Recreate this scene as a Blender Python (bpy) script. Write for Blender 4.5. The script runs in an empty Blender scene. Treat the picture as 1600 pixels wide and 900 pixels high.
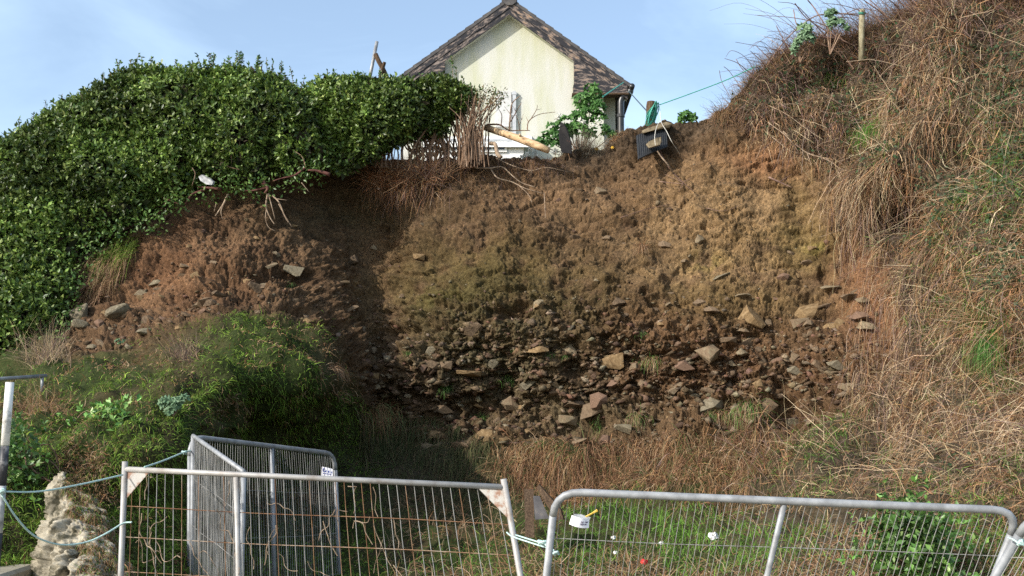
import bpy, math, random
import numpy as np
from mathutils import Vector, Matrix

random.seed(7)
RNG = np.random.default_rng(11)
SC = bpy.context.scene
COL = SC.collection

# ------------------------------------------------------------------ camera, sky, sun, exposure
F_PX, PITCH, CAM_Z = 1716.0, math.radians(8.0), 2.3
cam_data = bpy.data.cameras.new("camera")
cam = bpy.data.objects.new("camera", cam_data)
COL.objects.link(cam)
cam.location = (0, 0, CAM_Z)
cam.rotation_euler = (math.pi / 2 + PITCH, 0, 0)
cam_data.sensor_width = 36.0
cam_data.lens = 36.0 * F_PX / 1600.0
cam_data.clip_end = 5000
SC.camera = cam
SC.cycles.use_denoising = False

SUN_AZ, SUN_EL = math.radians(235), math.radians(30)      # clockwise from +Y: behind and to the left of the camera
world = bpy.data.worlds.new("World")
SC.world = world
world.use_nodes = True
wn, wl = world.node_tree.nodes, world.node_tree.links
bg = wn["Background"]
sky = wn.new("ShaderNodeTexSky")
sky.sky_type = 'NISHITA'
sky.sun_disc = False
sky.sun_elevation, sky.sun_rotation = SUN_EL, SUN_AZ
sky.air_density, sky.dust_density, sky.ozone_density = 1.0, 1.7, 1.0
tc = wn.new("ShaderNodeTexCoord")
mp = wn.new("ShaderNodeMapping")
mp.inputs['Scale'].default_value = (1.3, 1.3, 3.0)
mp.inputs['Rotation'].default_value = (0.0, 0.35, 0.2)
wl.new(tc.outputs['Generated'], mp.inputs['Vector'])
cn = wn.new("ShaderNodeTexNoise")
cn.inputs['Scale'].default_value = 2.2
cn.inputs['Detail'].default_value = 7
cn.inputs['Roughness'].default_value = 0.55
cn.inputs['Distortion'].default_value = 0.6
wl.new(mp.outputs[0], cn.inputs['Vector'])
cr = wn.new("ShaderNodeValToRGB")
cr.color_ramp.elements[0].position, cr.color_ramp.elements[0].color = 0.42, (0.07, 0.07, 0.07, 1)
cr.color_ramp.elements[1].position, cr.color_ramp.elements[1].color = 0.85, (0.30, 0.30, 0.30, 1)
wl.new(cn.outputs['Fac'], cr.inputs['Fac'])
cm = wn.new("ShaderNodeMixRGB")
cm.inputs['Color2'].default_value = (7.6, 9.6, 11.0, 1)
wl.new(cr.outputs[0], cm.inputs['Fac'])
wl.new(sky.outputs[0], cm.inputs['Color1'])
wl.new(cm.outputs[0], bg.inputs['Color'])
bg.inputs['Strength'].default_value = 0.15

sun_data = bpy.data.lights.new("sun", 'SUN')
sun_data.energy = 3.8
sun_data.angle = math.radians(0.55)
sun_data.color = (1.0, 0.95, 0.87)
sun = bpy.data.objects.new("sun", sun_data)
COL.objects.link(sun)
to_sun = Vector((math.sin(SUN_AZ) * math.cos(SUN_EL), math.cos(SUN_AZ) * math.cos(SUN_EL), math.sin(SUN_EL)))
sun.rotation_euler = (-to_sun).to_track_quat('-Z', 'Y').to_euler()
sun.location = to_sun * 60

SC.view_settings.view_transform = 'Standard'
SC.view_settings.look = 'None'
SC.view_settings.exposure = 0.65
SC.view_settings.gamma = 1.0

# ------------------------------------------------------------------ numpy helpers
CP, SP = math.cos(PITCH), math.sin(PITCH)

def U(px, py, D):
    """world points at horizontal distance D that the survey pixel px,py looks at"""
    px, py, D = np.broadcast_arrays(np.asarray(px, float), np.asarray(py, float), np.asarray(D, float))
    a, b = (px - 800) / F_PX, (450 - py) / F_PX
    s = D / (CP - SP * b)
    return np.stack([a * s, D, CAM_Z + (SP + CP * b) * s], -1)

def V(px, py, D):
    return Vector(U(px, py, D).tolist())

def _h(ix, iy, iz, seed):
    h = (ix.astype(np.int64) * 374761393 + iy.astype(np.int64) * 668265263 + iz.astype(np.int64) * 2147483647 + seed * 974711) & 0xFFFFFFFF
    h = ((h ^ (h >> 13)) * 1274126177) & 0xFFFFFFFF
    h = ((h ^ (h >> 16)) * 2246822519) & 0xFFFFFFFF
    return ((h ^ (h >> 15)) & 0xFFFFFF) / float(0xFFFFFF)

def vnoise(P, seed=0):
    I = np.floor(P).astype(np.int64)
    f = P - I
    f = f * f * (3 - 2 * f)
    r = 0
    for dx in (0, 1):
        for dy in (0, 1):
            for dz in (0, 1):
                w = (f[:, 0] if dx else 1 - f[:, 0]) * (f[:, 1] if dy else 1 - f[:, 1]) * (f[:, 2] if dz else 1 - f[:, 2])
                r = r + w * _h(I[:, 0] + dx, I[:, 1] + dy, I[:, 2] + dz, seed)
    return r

def fbm(P, seed=0, oct=4, gain=0.5):
    r, a, t = 0, 1.0, 0
    for o in range(oct):
        r = r + a * vnoise(P * (2.0 ** o) + 17.3 * o, seed + o)
        t += a
        a *= gain
    return r / t - 0.5

def worley(P, seed=0):
    I = np.floor(P).astype(np.int64)
    f1 = np.full(len(P), 9.0); f2 = np.full(len(P), 9.0); cid = np.zeros(len(P))
    for dx in (-1, 0, 1):
        for dy in (-1, 0, 1):
            for dz in (-1, 0, 1):
                c = I + np.array([dx, dy, dz])
                q = np.stack([_h(c[:, 0], c[:, 1], c[:, 2], seed + k) for k in (1, 2, 3)], -1) + c - P
                d = np.sqrt((q * q).sum(1))
                near = d < f1
                f2 = np.where(near, f1, np.minimum(f2, d))
                cid = np.where(near, _h(c[:, 0], c[:, 1], c[:, 2], seed + 9), cid)
                f1 = np.where(near, d, f1)
    return f1, f2, cid

def facet(P, seed=0):
    """broken-rock relief: every cell is a tilted plane"""
    I = np.floor(P).astype(np.int64)
    f1 = np.full(len(P), 9.0); h = np.zeros(len(P))
    for dx in (-1, 0, 1):
        for dy in (-1, 0, 1):
            for dz in (-1, 0, 1):
                c = I + np.array([dx, dy, dz])
                r = [_h(c[:, 0], c[:, 1], c[:, 2], seed + k) for k in range(1, 8)]
                v = P - (np.stack(r[:3], -1) + c)
                d = np.sqrt((v * v).sum(1))
                t = v[:, 0] * (r[3] - .5) * 2 + v[:, 2] * (r[4] - .5) * 2 + (r[5] - .5)
                near = d < f1
                h = np.where(near, t, h); f1 = np.where(near, d, f1)
    return h

def sd_poly(x, y, poly):
    """signed distance to a polygon, negative inside"""
    p = np.asarray(poly, float)
    d = np.full(x.shape, 1e18); ins = np.zeros(x.shape, bool)
    for i in range(len(p)):
        a, b = p[i], p[(i + 1) % len(p)]
        ex, ey = b - a
        wx, wy = x - a[0], y - a[1]
        t = np.clip((wx * ex + wy * ey) / (ex * ex + ey * ey + 1e-9), 0, 1)
        d = np.minimum(d, (wx - ex * t) ** 2 + (wy - ey * t) ** 2)
        c = ((a[1] > y) != (b[1] > y)) & (x < ex * (y - a[1]) / (ey + 1e-12) + a[0])
        ins ^= c
    d = np.sqrt(d)
    return np.where(ins, -d, d)

def rand_in_poly(n, poly):
    p = np.asarray(poly, float)
    lo, hi = p.min(0), p.max(0)
    out = np.zeros((0, 2))
    while len(out) < n:
        q = lo + RNG.random((n * 2, 2)) * (hi - lo)
        out = np.concatenate([out, q[sd_poly(q[:, 0], q[:, 1], p) < 0]])
    return out[:n]

def sstep(a, b, x):
    t = np.clip((x - a) / (b - a), 0, 1)
    return t * t * (3 - 2 * t)

def gauss(px, py, cx, cy, r, ry=None):
    ry = ry or r
    return np.exp(-((px - cx) / r) ** 2 - ((py - cy) / ry) ** 2)

def unit(v):
    return v / (np.linalg.norm(v, axis=-1, keepdims=True) + 1e-12)

# ------------------------------------------------------------------ objects
def mesh_np(name, verts, faces, mat=None, parent=None, col=None, smooth=False, mats=None, mat_idx=None):
    """one mesh object; faces: (n,3) or (n,4) array, or a list of lists"""
    me = bpy.data.meshes.new(name)
    verts = np.asarray(verts, np.float32)
    if isinstance(faces, np.ndarray):
        n, k = faces.shape
        me.vertices.add(len(verts)); me.vertices.foreach_set("co", verts.ravel())
        me.loops.add(n * k); me.loops.foreach_set("vertex_index", faces.astype(np.int32).ravel())
        me.polygons.add(n)
        me.polygons.foreach_set("loop_start", np.arange(0, n * k, k, dtype=np.int32))
        me.polygons.foreach_set("loop_total", np.full(n, k, np.int32))
        me.update(calc_edges=True)
    else:
        me.from_pydata([tuple(v) for v in verts.tolist()], [], faces)
    if col is not None:
        c = np.asarray(col, np.float32)
        if c.shape[1] == 3:
            c = np.concatenate([c, np.ones((len(c), 1), np.float32)], 1)
        at = me.color_attributes.new("Col", 'FLOAT_COLOR', 'POINT')
        at.data.foreach_set("color", c.ravel())
    if smooth:
        me.polygons.foreach_set("use_smooth", np.ones(len(me.polygons), bool))
    for m in (mats or ([mat] if mat else [])):
        me.materials.append(m)
    if mat_idx is not None:
        me.polygons.foreach_set("material_index", np.asarray(mat_idx, np.int32))
    me.update()
    o = bpy.data.objects.new(name, me)
    COL.objects.link(o)
    if parent:
        o.parent = parent
        o.matrix_parent_inverse = Matrix.Translation(-parent_loc(parent))
    return o

def parent_loc(p):
    # parts are built in world coordinates, so only an Empty (whose origin is off zero) needs undoing
    return Vector(p.location) if p.type == 'EMPTY' else Vector((0, 0, 0))

def thing(name, label, cat, loc, group=None):
    o = bpy.data.objects.new(name, None)
    o.empty_display_size = 0.2
    COL.objects.link(o)
    o.location = loc
    o['label'], o['category'] = label, cat
    if group:
        o['group'] = group
    return o

def tag(o, label, cat, group=None):
    o['label'], o['category'] = label, cat
    if group:
        o['group'] = group
    return o

def stuff(o):
    o['kind'] = 'stuff'
    return o

def structure(o):
    o['kind'] = 'structure'
    return o

class MB:
    """collects shapes into one mesh"""
    def __init__(s):
        s.v, s.f, s.c = [], [], []
    def add(s, v, f, c=None):
        n = len(s.v)
        s.v += [tuple(x) for x in v]
        s.f += [[i + n for i in q] for q in f]
        s.c += [c or (1, 1, 1)] * len(v)
        return s
    def tube(s, pts, r, sides=6, c=None, cap=True):
        pts = [Vector(p) for p in pts]
        n = len(pts)
        rs = [r] * n if isinstance(r, (int, float)) else list(r)
        t0 = (pts[1] - pts[0]).normalized()
        up = Vector((0, 0, 1)) if abs(t0.z) < 0.9 else Vector((1, 0, 0))
        nrm = t0.cross(up).normalized()
        v, f = [], []
        for i, p in enumerate(pts):
            t = (pts[min(i + 1, n - 1)] - pts[max(i - 1, 0)]).normalized()
            nrm = (nrm - t * nrm.dot(t))
            nrm = nrm.normalized() if nrm.length > 1e-6 else t.orthogonal().normalized()
            b = t.cross(nrm)
            for k in range(sides):
                a = 2 * math.pi * k / sides
                v.append(p + (nrm * math.cos(a) + b * math.sin(a)) * rs[i])
        for i in range(n - 1):
            for k in range(sides):
                k2 = (k + 1) % sides
                f.append([i * sides + k, i * sides + k2, (i + 1) * sides + k2, (i + 1) * sides + k])
        if cap:
            f.append(list(range(sides))[::-1])
            f.append([(n - 1) * sides + k for k in range(sides)])
        return s.add(v, f, c)
    def box(s, lo, hi, c=None):
        x0, y0, z0 = lo; x1, y1, z1 = hi
        v = [(x0, y0, z0), (x1, y0, z0), (x1, y1, z0), (x0, y1, z0), (x0, y0, z1), (x1, y0, z1), (x1, y1, z1), (x0, y1, z1)]
        return s.add(v, [[0, 3, 2, 1], [4, 5, 6, 7], [0, 1, 5, 4], [1, 2, 6, 5], [2, 3, 7, 6], [3, 0, 4, 7]], c)
    def prism(s, poly, d, c=None):
        """polygon (list of Vector) pushed along d"""
        n = len(poly); d = Vector(d)
        v = [Vector(p) for p in poly] + [Vector(p) + d for p in poly]
        f = [list(range(n)), [n + k for k in range(n)][::-1]] + [[k, k + n, (k + 1) % n + n, (k + 1) % n] for k in range(n)]
        return s.add(v, f, c)
    def build(s, name, mat, parent=None, smooth=False, usecol=False):
        o = mesh_np(name, np.array(s.v), s.f, mat, parent, np.array(s.c) if usecol else None, smooth)
        return o

def spline(pts, n=12):
    """Catmull-Rom through points"""
    P = [Vector(p) for p in pts]
    P = [P[0] * 2 - P[1]] + P + [P[-1] * 2 - P[-2]]
    out = []
    for i in range(1, len(P) - 2):
        for k in range(n):
            t = k / n
            a, b, c, d = P[i - 1], P[i], P[i + 1], P[i + 2]
            out.append(0.5 * ((2 * b) + (c - a) * t + (2 * a - 5 * b + 4 * c - d) * t * t + (3 * b - a - 3 * c + d) * t ** 3))
    out.append(P[-2])
    return out

def wobble(pts, a):
    return [Vector(p) + Vector((random.uniform(-a, a), random.uniform(-a, a), random.uniform(-a, a))) for p in pts]

# ------------------------------------------------------------------ materials
def new_mat(name, rough=0.8, spec=0.3, metal=0.0):
    m = bpy.data.materials.new(name)
    m.use_nodes = True
    b = m.node_tree.nodes["Principled BSDF"]
    b.inputs['Roughness'].default_value = rough
    b.inputs['Specular IOR Level'].default_value = spec
    b.inputs['Metallic'].default_value = metal
    return m, m.node_tree.nodes, m.node_tree.links, b

def mat_attr(name, rough=0.8, spec=0.2, noise=25.0, amt=0.35, bump=0.0, bscale=40.0, transl=0.0):
    m, n, l, b = new_mat(name, rough, spec)
    a = n.new("ShaderNodeAttribute"); a.attribute_name = "Col"
    t = n.new("ShaderNodeTexCoord")
    x = n.new("ShaderNodeTexNoise"); x.inputs['Scale'].default_value = noise; x.inputs['Detail'].default_value = 10; x.inputs['Roughness'].default_value = 0.7
    l.new(t.outputs['Object'], x.inputs['Vector'])
    r = n.new("ShaderNodeMapRange"); r.inputs[3].default_value = 1 - amt; r.inputs[4].default_value = 1 + amt
    r.inputs[1].default_value = 0.3; r.inputs[2].default_value = 0.7
    l.new(x.outputs['Fac'], r.inputs[0])
    mx = n.new("ShaderNodeVectorMath"); mx.operation = 'SCALE'
    l.new(a.outputs['Color'], mx.inputs[0]); l.new(r.outputs[0], mx.inputs['Scale'])
    l.new(mx.outputs[0], b.inputs['Base Color'])
    if bump:
        y = n.new("ShaderNodeTexNoise"); y.inputs['Scale'].default_value = bscale; y.inputs['Detail'].default_value = 8; y.inputs['Roughness'].default_value = 0.7
        l.new(t.outputs['Object'], y.inputs['Vector'])
        bp = n.new("ShaderNodeBump"); bp.inputs['Strength'].default_value = bump; bp.inputs['Distance'].default_value = 0.03
        l.new(y.outputs['Fac'], bp.inputs['Height']); l.new(bp.outputs[0], b.inputs['Normal'])
    if transl:
        tr = n.new("ShaderNodeBsdfTranslucent"); l.new(mx.outputs[0], tr.inputs['Color'])
        ms = n.new("ShaderNodeMixShader"); ms.inputs[0].default_value = transl
        l.new(b.outputs[0], ms.inputs[1]); l.new(tr.outputs[0], ms.inputs[2])
        l.new(ms.outputs[0], n["Material Output"].inputs['Surface'])
    return m

def mat_noise(name, stops, scale=8.0, rough=0.7, spec=0.3, metal=0.0, bump=0.2, stretch=(1, 1, 1), detail=8, rand=0.0, dist=0.0, transl=0.0):
    """colour ramp over noise in object space; rand shifts it per object"""
    m, n, l, b = new_mat(name, rough, spec, metal)
    t = n.new("ShaderNodeTexCoord")
    mp = n.new("ShaderNodeMapping"); mp.inputs['Scale'].default_value = stretch
    l.new(t.outputs['Object'], mp.inputs['Vector'])
    x = n.new("ShaderNodeTexNoise"); x.inputs['Scale'].default_value = scale; x.inputs['Detail'].default_value = detail
    x.inputs['Roughness'].default_value = 0.62; x.inputs['Distortion'].default_value = dist
    l.new(mp.outputs[0], x.inputs['Vector'])
    r = n.new("ShaderNodeValToRGB")
    while len(r.color_ramp.elements) < len(stops):
        r.color_ramp.elements.new(0.5)
    for e, (p, c) in zip(r.color_ramp.elements, stops):
        e.position = p; e.color = (*c, 1)
    fac = x.outputs['Fac']
    if rand:
        oi = n.new("ShaderNodeObjectInfo")
        mr = n.new("ShaderNodeMapRange"); mr.inputs[3].default_value = -rand; mr.inputs[4].default_value = rand
        l.new(oi.outputs['Random'], mr.inputs[0])
        ad = n.new("ShaderNodeMath"); ad.operation = 'ADD'
        l.new(fac, ad.inputs[0]); l.new(mr.outputs[0], ad.inputs[1])
        fac = ad.outputs[0]
    l.new(fac, r.inputs['Fac'])
    l.new(r.outputs[0], b.inputs['Base Color'])
    if bump:
        bp = n.new("ShaderNodeBump"); bp.inputs['Strength'].default_value = bump; bp.inputs['Distance'].default_value = 0.02
        l.new(x.outputs['Fac'], bp.inputs['Height']); l.new(bp.outputs[0], b.inputs['Normal'])
    if transl:
        tr = n.new("ShaderNodeBsdfTranslucent"); l.new(r.outputs[0], tr.inputs['Color'])
        ms = n.new("ShaderNodeMixShader"); ms.inputs[0].default_value = transl
        l.new(b.outputs[0], ms.inputs[1]); l.new(tr.outputs[0], ms.inputs[2])
        l.new(ms.outputs[0], n["Material Output"].inputs['Surface'])
    return m

M = {}
M['soil'] = mat_attr('soil', 0.95, 0.1, 26, 0.6, 1.0, 45)
M['turf'] = mat_attr('turf', 0.95, 0.1, 20, 0.4, 0.6, 40)
M['blade'] = mat_attr('blade', 0.7, 0.25, 6, 0.25, transl=0.25)
M['hedge_leaf'] = mat_attr('hedge_leaf', 0.42, 0.38, 9, 0.25, transl=0.18)
M['twig'] = mat_attr('twig', 0.85, 0.2, 30, 0.3)
M['stone'] = mat_noise('stone', [(0.25, (.07, .048, .030)), (0.42, (.13, .09, .055)), (0.55, (.15, .105, .066)), (0.68, (.17, .13, .08)), (0.8, (.205, .17, .11))], 5, 0.85, 0.2, bump=0.5, rand=0.22)
M['grey_stone'] = mat_noise('grey_stone', [(0.3, (.085, .07, .046)), (0.5, (.15, .125, .082)), (0.7, (.215, .19, .135))], 7, 0.9, 0.2, bump=0.6)
M['pink_stone'] = mat_noise('pink_stone', [(0.3, (.11, .068, .045)), (0.7, (.185, .115, .078))], 9, 0.9, 0.2, bump=0.4)
M['ochre_stone'] = mat_noise('ochre_stone', [(0.3, (.10, .062, .03)), (0.55, (.21, .14, .07)), (0.75, (.30, .22, .13))], 6, 0.9, 0.2, bump=0.5)
M['limestone'] = mat_noise('limestone', [(0.38, (.06, .055, .035)), (0.46, (.21, .185, .135)), (0.56, (.33, .295, .225)), (0.75, (.43, .40, .325))], 6.0, 0.9, 0.2, bump=1.0)
M['galv'] = mat_noise('galvanised_steel', [(0.3, (.17, .175, .18)), (0.5, (.25, .26, .27)), (0.7, (.34, .35, .36))], 9, 0.55, 0.4, 0.2, bump=0.05)
M['galv_worn'] = mat_noise('worn_galvanised_steel', [(0.28, (.16, .085, .05)), (0.38, (.25, .225, .20)), (0.5, (.32, .31, .295)), (0.75, (.41, .40, .385))], 5, 0.55, 0.45, 0.2, bump=0.08)
M['rust'] = mat_noise('rusty_steel', [(0.3, (.17, .075, .035)), (0.5, (.30, .155, .075)), (0.7, (.42, .27, .17))], 14, 0.8, 0.2, 0.1, bump=0.2)
M['wire'] = mat_noise('galvanised_wire', [(0.35, (.17, .165, .155)), (0.6, (.30, .295, .28))], 6, 0.6, 0.3, 0.1, bump=0, rand=0.12)
M['rust_wire'] = mat_noise('rusty_wire', [(0.35, (.15, .075, .04)), (0.55, (.24, .14, .08)), (0.7, (.32, .26, .20))], 5, 0.75, 0.2, 0.1, bump=0, rand=0.12)
M['cream'] = None
M['slab_stone'] = mat_noise('weathered_slab', [(0.3, (.09, .07, .042)), (0.5, (.17, .135, .085)), (0.7, (.25, .20, .13))], 11, 0.9, 0.15, bump=0.8)
M['offwhite'] = mat_noise('dull_white_paint', [(0.3, (.42, .43, .42)), (0.6, (.53, .53, .52))], 5, 0.7, 0.2, bump=0.1)
M['gusset'] = mat_noise('rust_streaked_plate', [(0.40, (.22, .10, .06)), (0.47, (.30, .19, .14)), (0.52, (.42, .40, .37)), (0.75, (.50, .49, .46))], 4, 0.6, 0.3, 0.1, bump=0.1)
M['black'] = mat_noise('black_plastic', [(0.3, (.012, .013, .014)), (0.7, (.03, .031, .033))], 6, 0.35, 0.5, bump=0.02)
M['mat_black'] = mat_noise('dull_black_plastic', [(0.3, (.010, .011, .013)), (0.7, (.026, .029, .032))], 9, 0.6, 0.4, bump=0.05)
M['white'] = mat_noise('white_paint', [(0.3, (.62, .62, .60)), (0.6, (.78, .78, .76))], 4, 0.5, 0.4, bump=0.05)
M['grey_paint'] = mat_noise('grey_paint', [(0.3, (.34, .36, .38)), (0.6, (.46, .48, .50))], 4, 0.5, 0.4, bump=0.02)
M['glass'] = mat_noise('dark_glass', [(0.3, (.015, .018, .02)), (0.7, (.04, .045, .05))], 3, 0.06, 0.6, bump=0)
M['rope'] = mat_noise('faded_blue_rope', [(0.3, (.30, .46, .44)), (0.5, (.44, .60, .57)), (0.7, (.58, .70, .66))], 60, 0.8, 0.2, bump=0.6)
M['green_rope'] = mat_noise('green_rope', [(0.3, (.02, .13, .10)), (0.5, (.035, .22, .165)), (0.7, (.07, .33, .25))], 40, 0.7, 0.3, bump=0.6, rand=0.15)
M['dark_rope'] = mat_noise('dark_cord', [(0.3, (.03, .05, .06)), (0.7, (.08, .12, .13))], 30, 0.8, 0.2, bump=0.3)
M['string'] = mat_noise('pale_string', [(0.3, (.48, .46, .40)), (0.7, (.66, .64, .58))], 30, 0.8, 0.2, bump=0.3)
M['timber'] = mat_noise('weathered_timber', [(0.3, (.03, .02, .013)), (0.5, (.07, .045, .028)), (0.7, (.13, .09, .055))], 6, 0.9, 0.15, bump=0.5, stretch=(8, 8, 0.8))
M['post_wood'] = mat_noise('lichened_post', [(0.3, (.10, .085, .05)), (0.5, (.26, .23, .15)), (0.7, (.36, .34, .24))], 7, 0.9, 0.15, bump=0.5, stretch=(3, 3, 1))
M['bark_peel'] = mat_noise('peeled_log', [(0.36, (.10, .06, .035)), (0.46, (.40, .27, .15)), (0.58, (.56, .40, .24)), (0.75, (.66, .50, .33))], 4.0, 0.8, 0.2, bump=0.4, stretch=(1, 2, 2))
M['charred'] = mat_noise('charred_timber', [(0.35, (.006, .005, .005)), (0.62, (.014, .011, .010)), (0.72, (.10, .035, .018))], 6, 0.8, 0.3, bump=0.6)
M['slate'] = mat_noise('dark_slate', [(0.3, (.045, .043, .045)), (0.6, (.09, .085, .085)), (0.75, (.16, .14, .11))], 6, 0.8, 0.3, bump=0.3)
M['paper'] = mat_noise('white_paper', [(0.3, (.72, .71, .76)), (0.7, (.82, .81, .85))], 5, 0.7, 0.2, bump=0)
M['litter_white'] = mat_noise('white_litter', [(0.3, (.66, .66, .66)), (0.7, (.84, .84, .84))], 12, 0.5, 0.4, bump=0.1)
M['litter_red'] = mat_noise('red_litter', [(0.3, (.55, .03, .03)), (0.7, (.72, .07, .06))], 8, 0.4, 0.4, bump=0.1)
M['litter_yellow'] = mat_noise('yellow_litter', [(0.3, (.60, .36, .04)), (0.7, (.75, .52, .08))], 8, 0.5, 0.4, bump=0.1)
M['yellow_tie'] = mat_noise('yellow_tie', [(0.3, (.55, .33, .03)), (0.7, (.78, .55, .14))], 30, 0.5, 0.4, bump=0.1)
M['ink'] = mat_noise('grey_ink', [(0.3, (.10, .09, .14)), (0.7, (.22, .20, .26))], 90, 0.7, 0.2, bump=0)
M['ink_blue'] = mat_noise('blue_ink', [(0.3, (.05, .07, .26)), (0.7, (.10, .12, .36))], 90, 0.7, 0.2, bump=0)
M['mallow_leaf'] = mat_noise('mallow_leaf', [(0.3, (.035, .10, .022)), (0.5, (.065, .16, .036)), (0.7, (.11, .23, .06))], 9, 0.55, 0.3, bump=0.2, rand=0.2, transl=0.2)
M['mallow_pale'] = mat_noise('pale_leaf', [(0.3, (.08, .15, .08)), (0.5, (.13, .22, .12)), (0.7, (.20, .30, .17))], 9, 0.6, 0.3, bump=0.2, rand=0.2, transl=0.2)
M['pale_petal'] = mat_noise('dead_white_leaf', [(0.3, (.55, .54, .46)), (0.7, (.74, .73, .66))], 9, 0.7, 0.2, bump=0.1, transl=0.2)
M['root_red'] = mat_noise('red_root_bark', [(0.3, (.035, .016, .012)), (0.5, (.09, .036, .028)), (0.7, (.17, .085, .065))], 9, 0.8, 0.2, bump=0.5)
M['root'] = mat_noise('pale_root_bark', [(0.3, (.13, .09, .06)), (0.5, (.27, .20, .14)), (0.7, (.40, .31, .22))], 9, 0.85, 0.2, bump=0.4)
M['stem'] = mat_noise('brown_stem_bark', [(0.3, (.09, .055, .035)), (0.5, (.20, .125, .08)), (0.7, (.33, .23, .16))], 8, 0.85, 0.2, bump=0.4, rand=0.18, stretch=(3, 3, 1))
M['cane'] = mat_noise('bramble_cane_bark', [(0.3, (.06, .035, .03)), (0.5, (.14, .085, .07)), (0.7, (.26, .17, .13))], 7, 0.8, 0.2, bump=0.2, rand=0.2)
M['concrete'] = mat_noise('old_concrete', [(0.3, (.20, .18, .13)), (0.7, (.34, .31, .24))], 5, 0.95, 0.1, bump=0.6)
M['pole_white'] = mat_noise('scuffed_white_pole', [(0.34, (.30, .29, .27)), (0.46, (.66, .65, .61)), (0.7, (.78, .77, .73))], 9, 0.6, 0.3, bump=0.2)
M['pole_black'] = mat_noise('scuffed_black_pole', [(0.3, (.012, .012, .014)), (0.56, (.035, .035, .04)), (0.72, (.28, .27, .26))], 9, 0.5, 0.4, bump=0.2)
M['pole_grey'] = mat_noise('scuffed_grey_pole', [(0.3, (.13, .13, .13)), (0.5, (.33, .33, .33)), (0.7, (.55, .55, .53))], 10, 0.6, 0.3, bump=0.2)

def mat_render():
    m, n, l, b = new_mat('stained_cream_render', 0.9, 0.15)
    t = n.new("ShaderNodeTexCoord")
    mp = n.new("ShaderNodeMapping"); mp.inputs['Scale'].default_value = (1.5, 1.5, 0.28)
    l.new(t.outputs['Object'], mp.inputs['Vector'])
    x = n.new("ShaderNodeTexNoise"); x.inputs['Scale'].default_value = 1.3; x.inputs['Detail'].default_value = 7; x.inputs['Roughness'].default_value = 0.6
    l.new(mp.outputs[0], x.inputs['Vector'])
    r = n.new("ShaderNodeValToRGB")
    for e, (p, c) in zip(r.color_ramp.elements, [(0.40, (.53, .53, .485)), (0.72, (.44, .45, .31))]):
        e.position, e.color = p, (*c, 1)
    l.new(x.outputs['Fac'], r.inputs['Fac']); l.new(r.outputs[0], b.inputs['Base Color'])
    y = n.new("ShaderNodeTexNoise"); y.inputs['Scale'].default_value = 25; y.inputs['Detail'].default_value = 6
    l.new(t.outputs['Object'], y.inputs['Vector'])
    bp = n.new("ShaderNodeBump"); bp.inputs['Strength'].default_value = 0.25; bp.inputs['Distance'].default_value = 0.02
    l.new(y.outputs['Fac'], bp.inputs['Height']); l.new(bp.outputs[0], b.inputs['Normal'])
    return m
M['cream'] = mat_render()

def mat_board(name, slope, warm):
    """black paint flaking off weathered boards, streaks along the board"""
    m, n, l, b = new_mat(name, 0.8, 0.25)
    t = n.new("ShaderNodeTexCoord")
    mp0 = n.new("ShaderNodeMapping"); mp0.inputs['Rotation'].default_value = (0, slope, 0)
    mp = n.new("ShaderNodeMapping"); mp.inputs['Scale'].default_value = (0.8, 1, 3.4)
    l.new(t.outputs['Object'], mp0.inputs['Vector'])
    l.new(mp0.outputs[0], mp.inputs['Vector'])
    x = n.new("ShaderNodeTexNoise"); x.inputs['Scale'].default_value = 4.2; x.inputs['Detail'].default_value = 10; x.inputs['Roughness'].default_value = 0.7
    l.new(mp.outputs[0], x.inputs['Vector'])
    r = n.new("ShaderNodeValToRGB")
    r.color_ramp.elements.new(0.5)
    r.color_ramp.elements.new(0.5)
    for e, (p, c) in zip(r.color_ramp.elements, [(0.48, (.026, .026, .031)), (0.52, (.06, .052, .05)), (0.56, (.20, .16, .14)), (0.72, warm)]):
        e.position, e.color = p, (*c, 1)
    l.new(x.outputs['Fac'], r.inputs['Fac']); l.new(r.outputs[0], b.inputs['Base Color'])
    bp = n.new("ShaderNodeBump"); bp.inputs['Strength'].default_value = 0.5; bp.inputs['Distance'].default_value = 0.02
    l.new(x.outputs['Fac'], bp.inputs['Height']); l.new(bp.outputs[0], b.inputs['Normal'])
    return m
M['board_l'] = mat_board('flaking_board_pale', math.radians(36), (.30, .25, .225))
M['board_r'] = mat_board('flaking_board_warm', math.radians(-36), (.42, .26, .14))
M['board_h'] = mat_board('flaking_board_level', 0.0, (.34, .235, .155))

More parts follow.
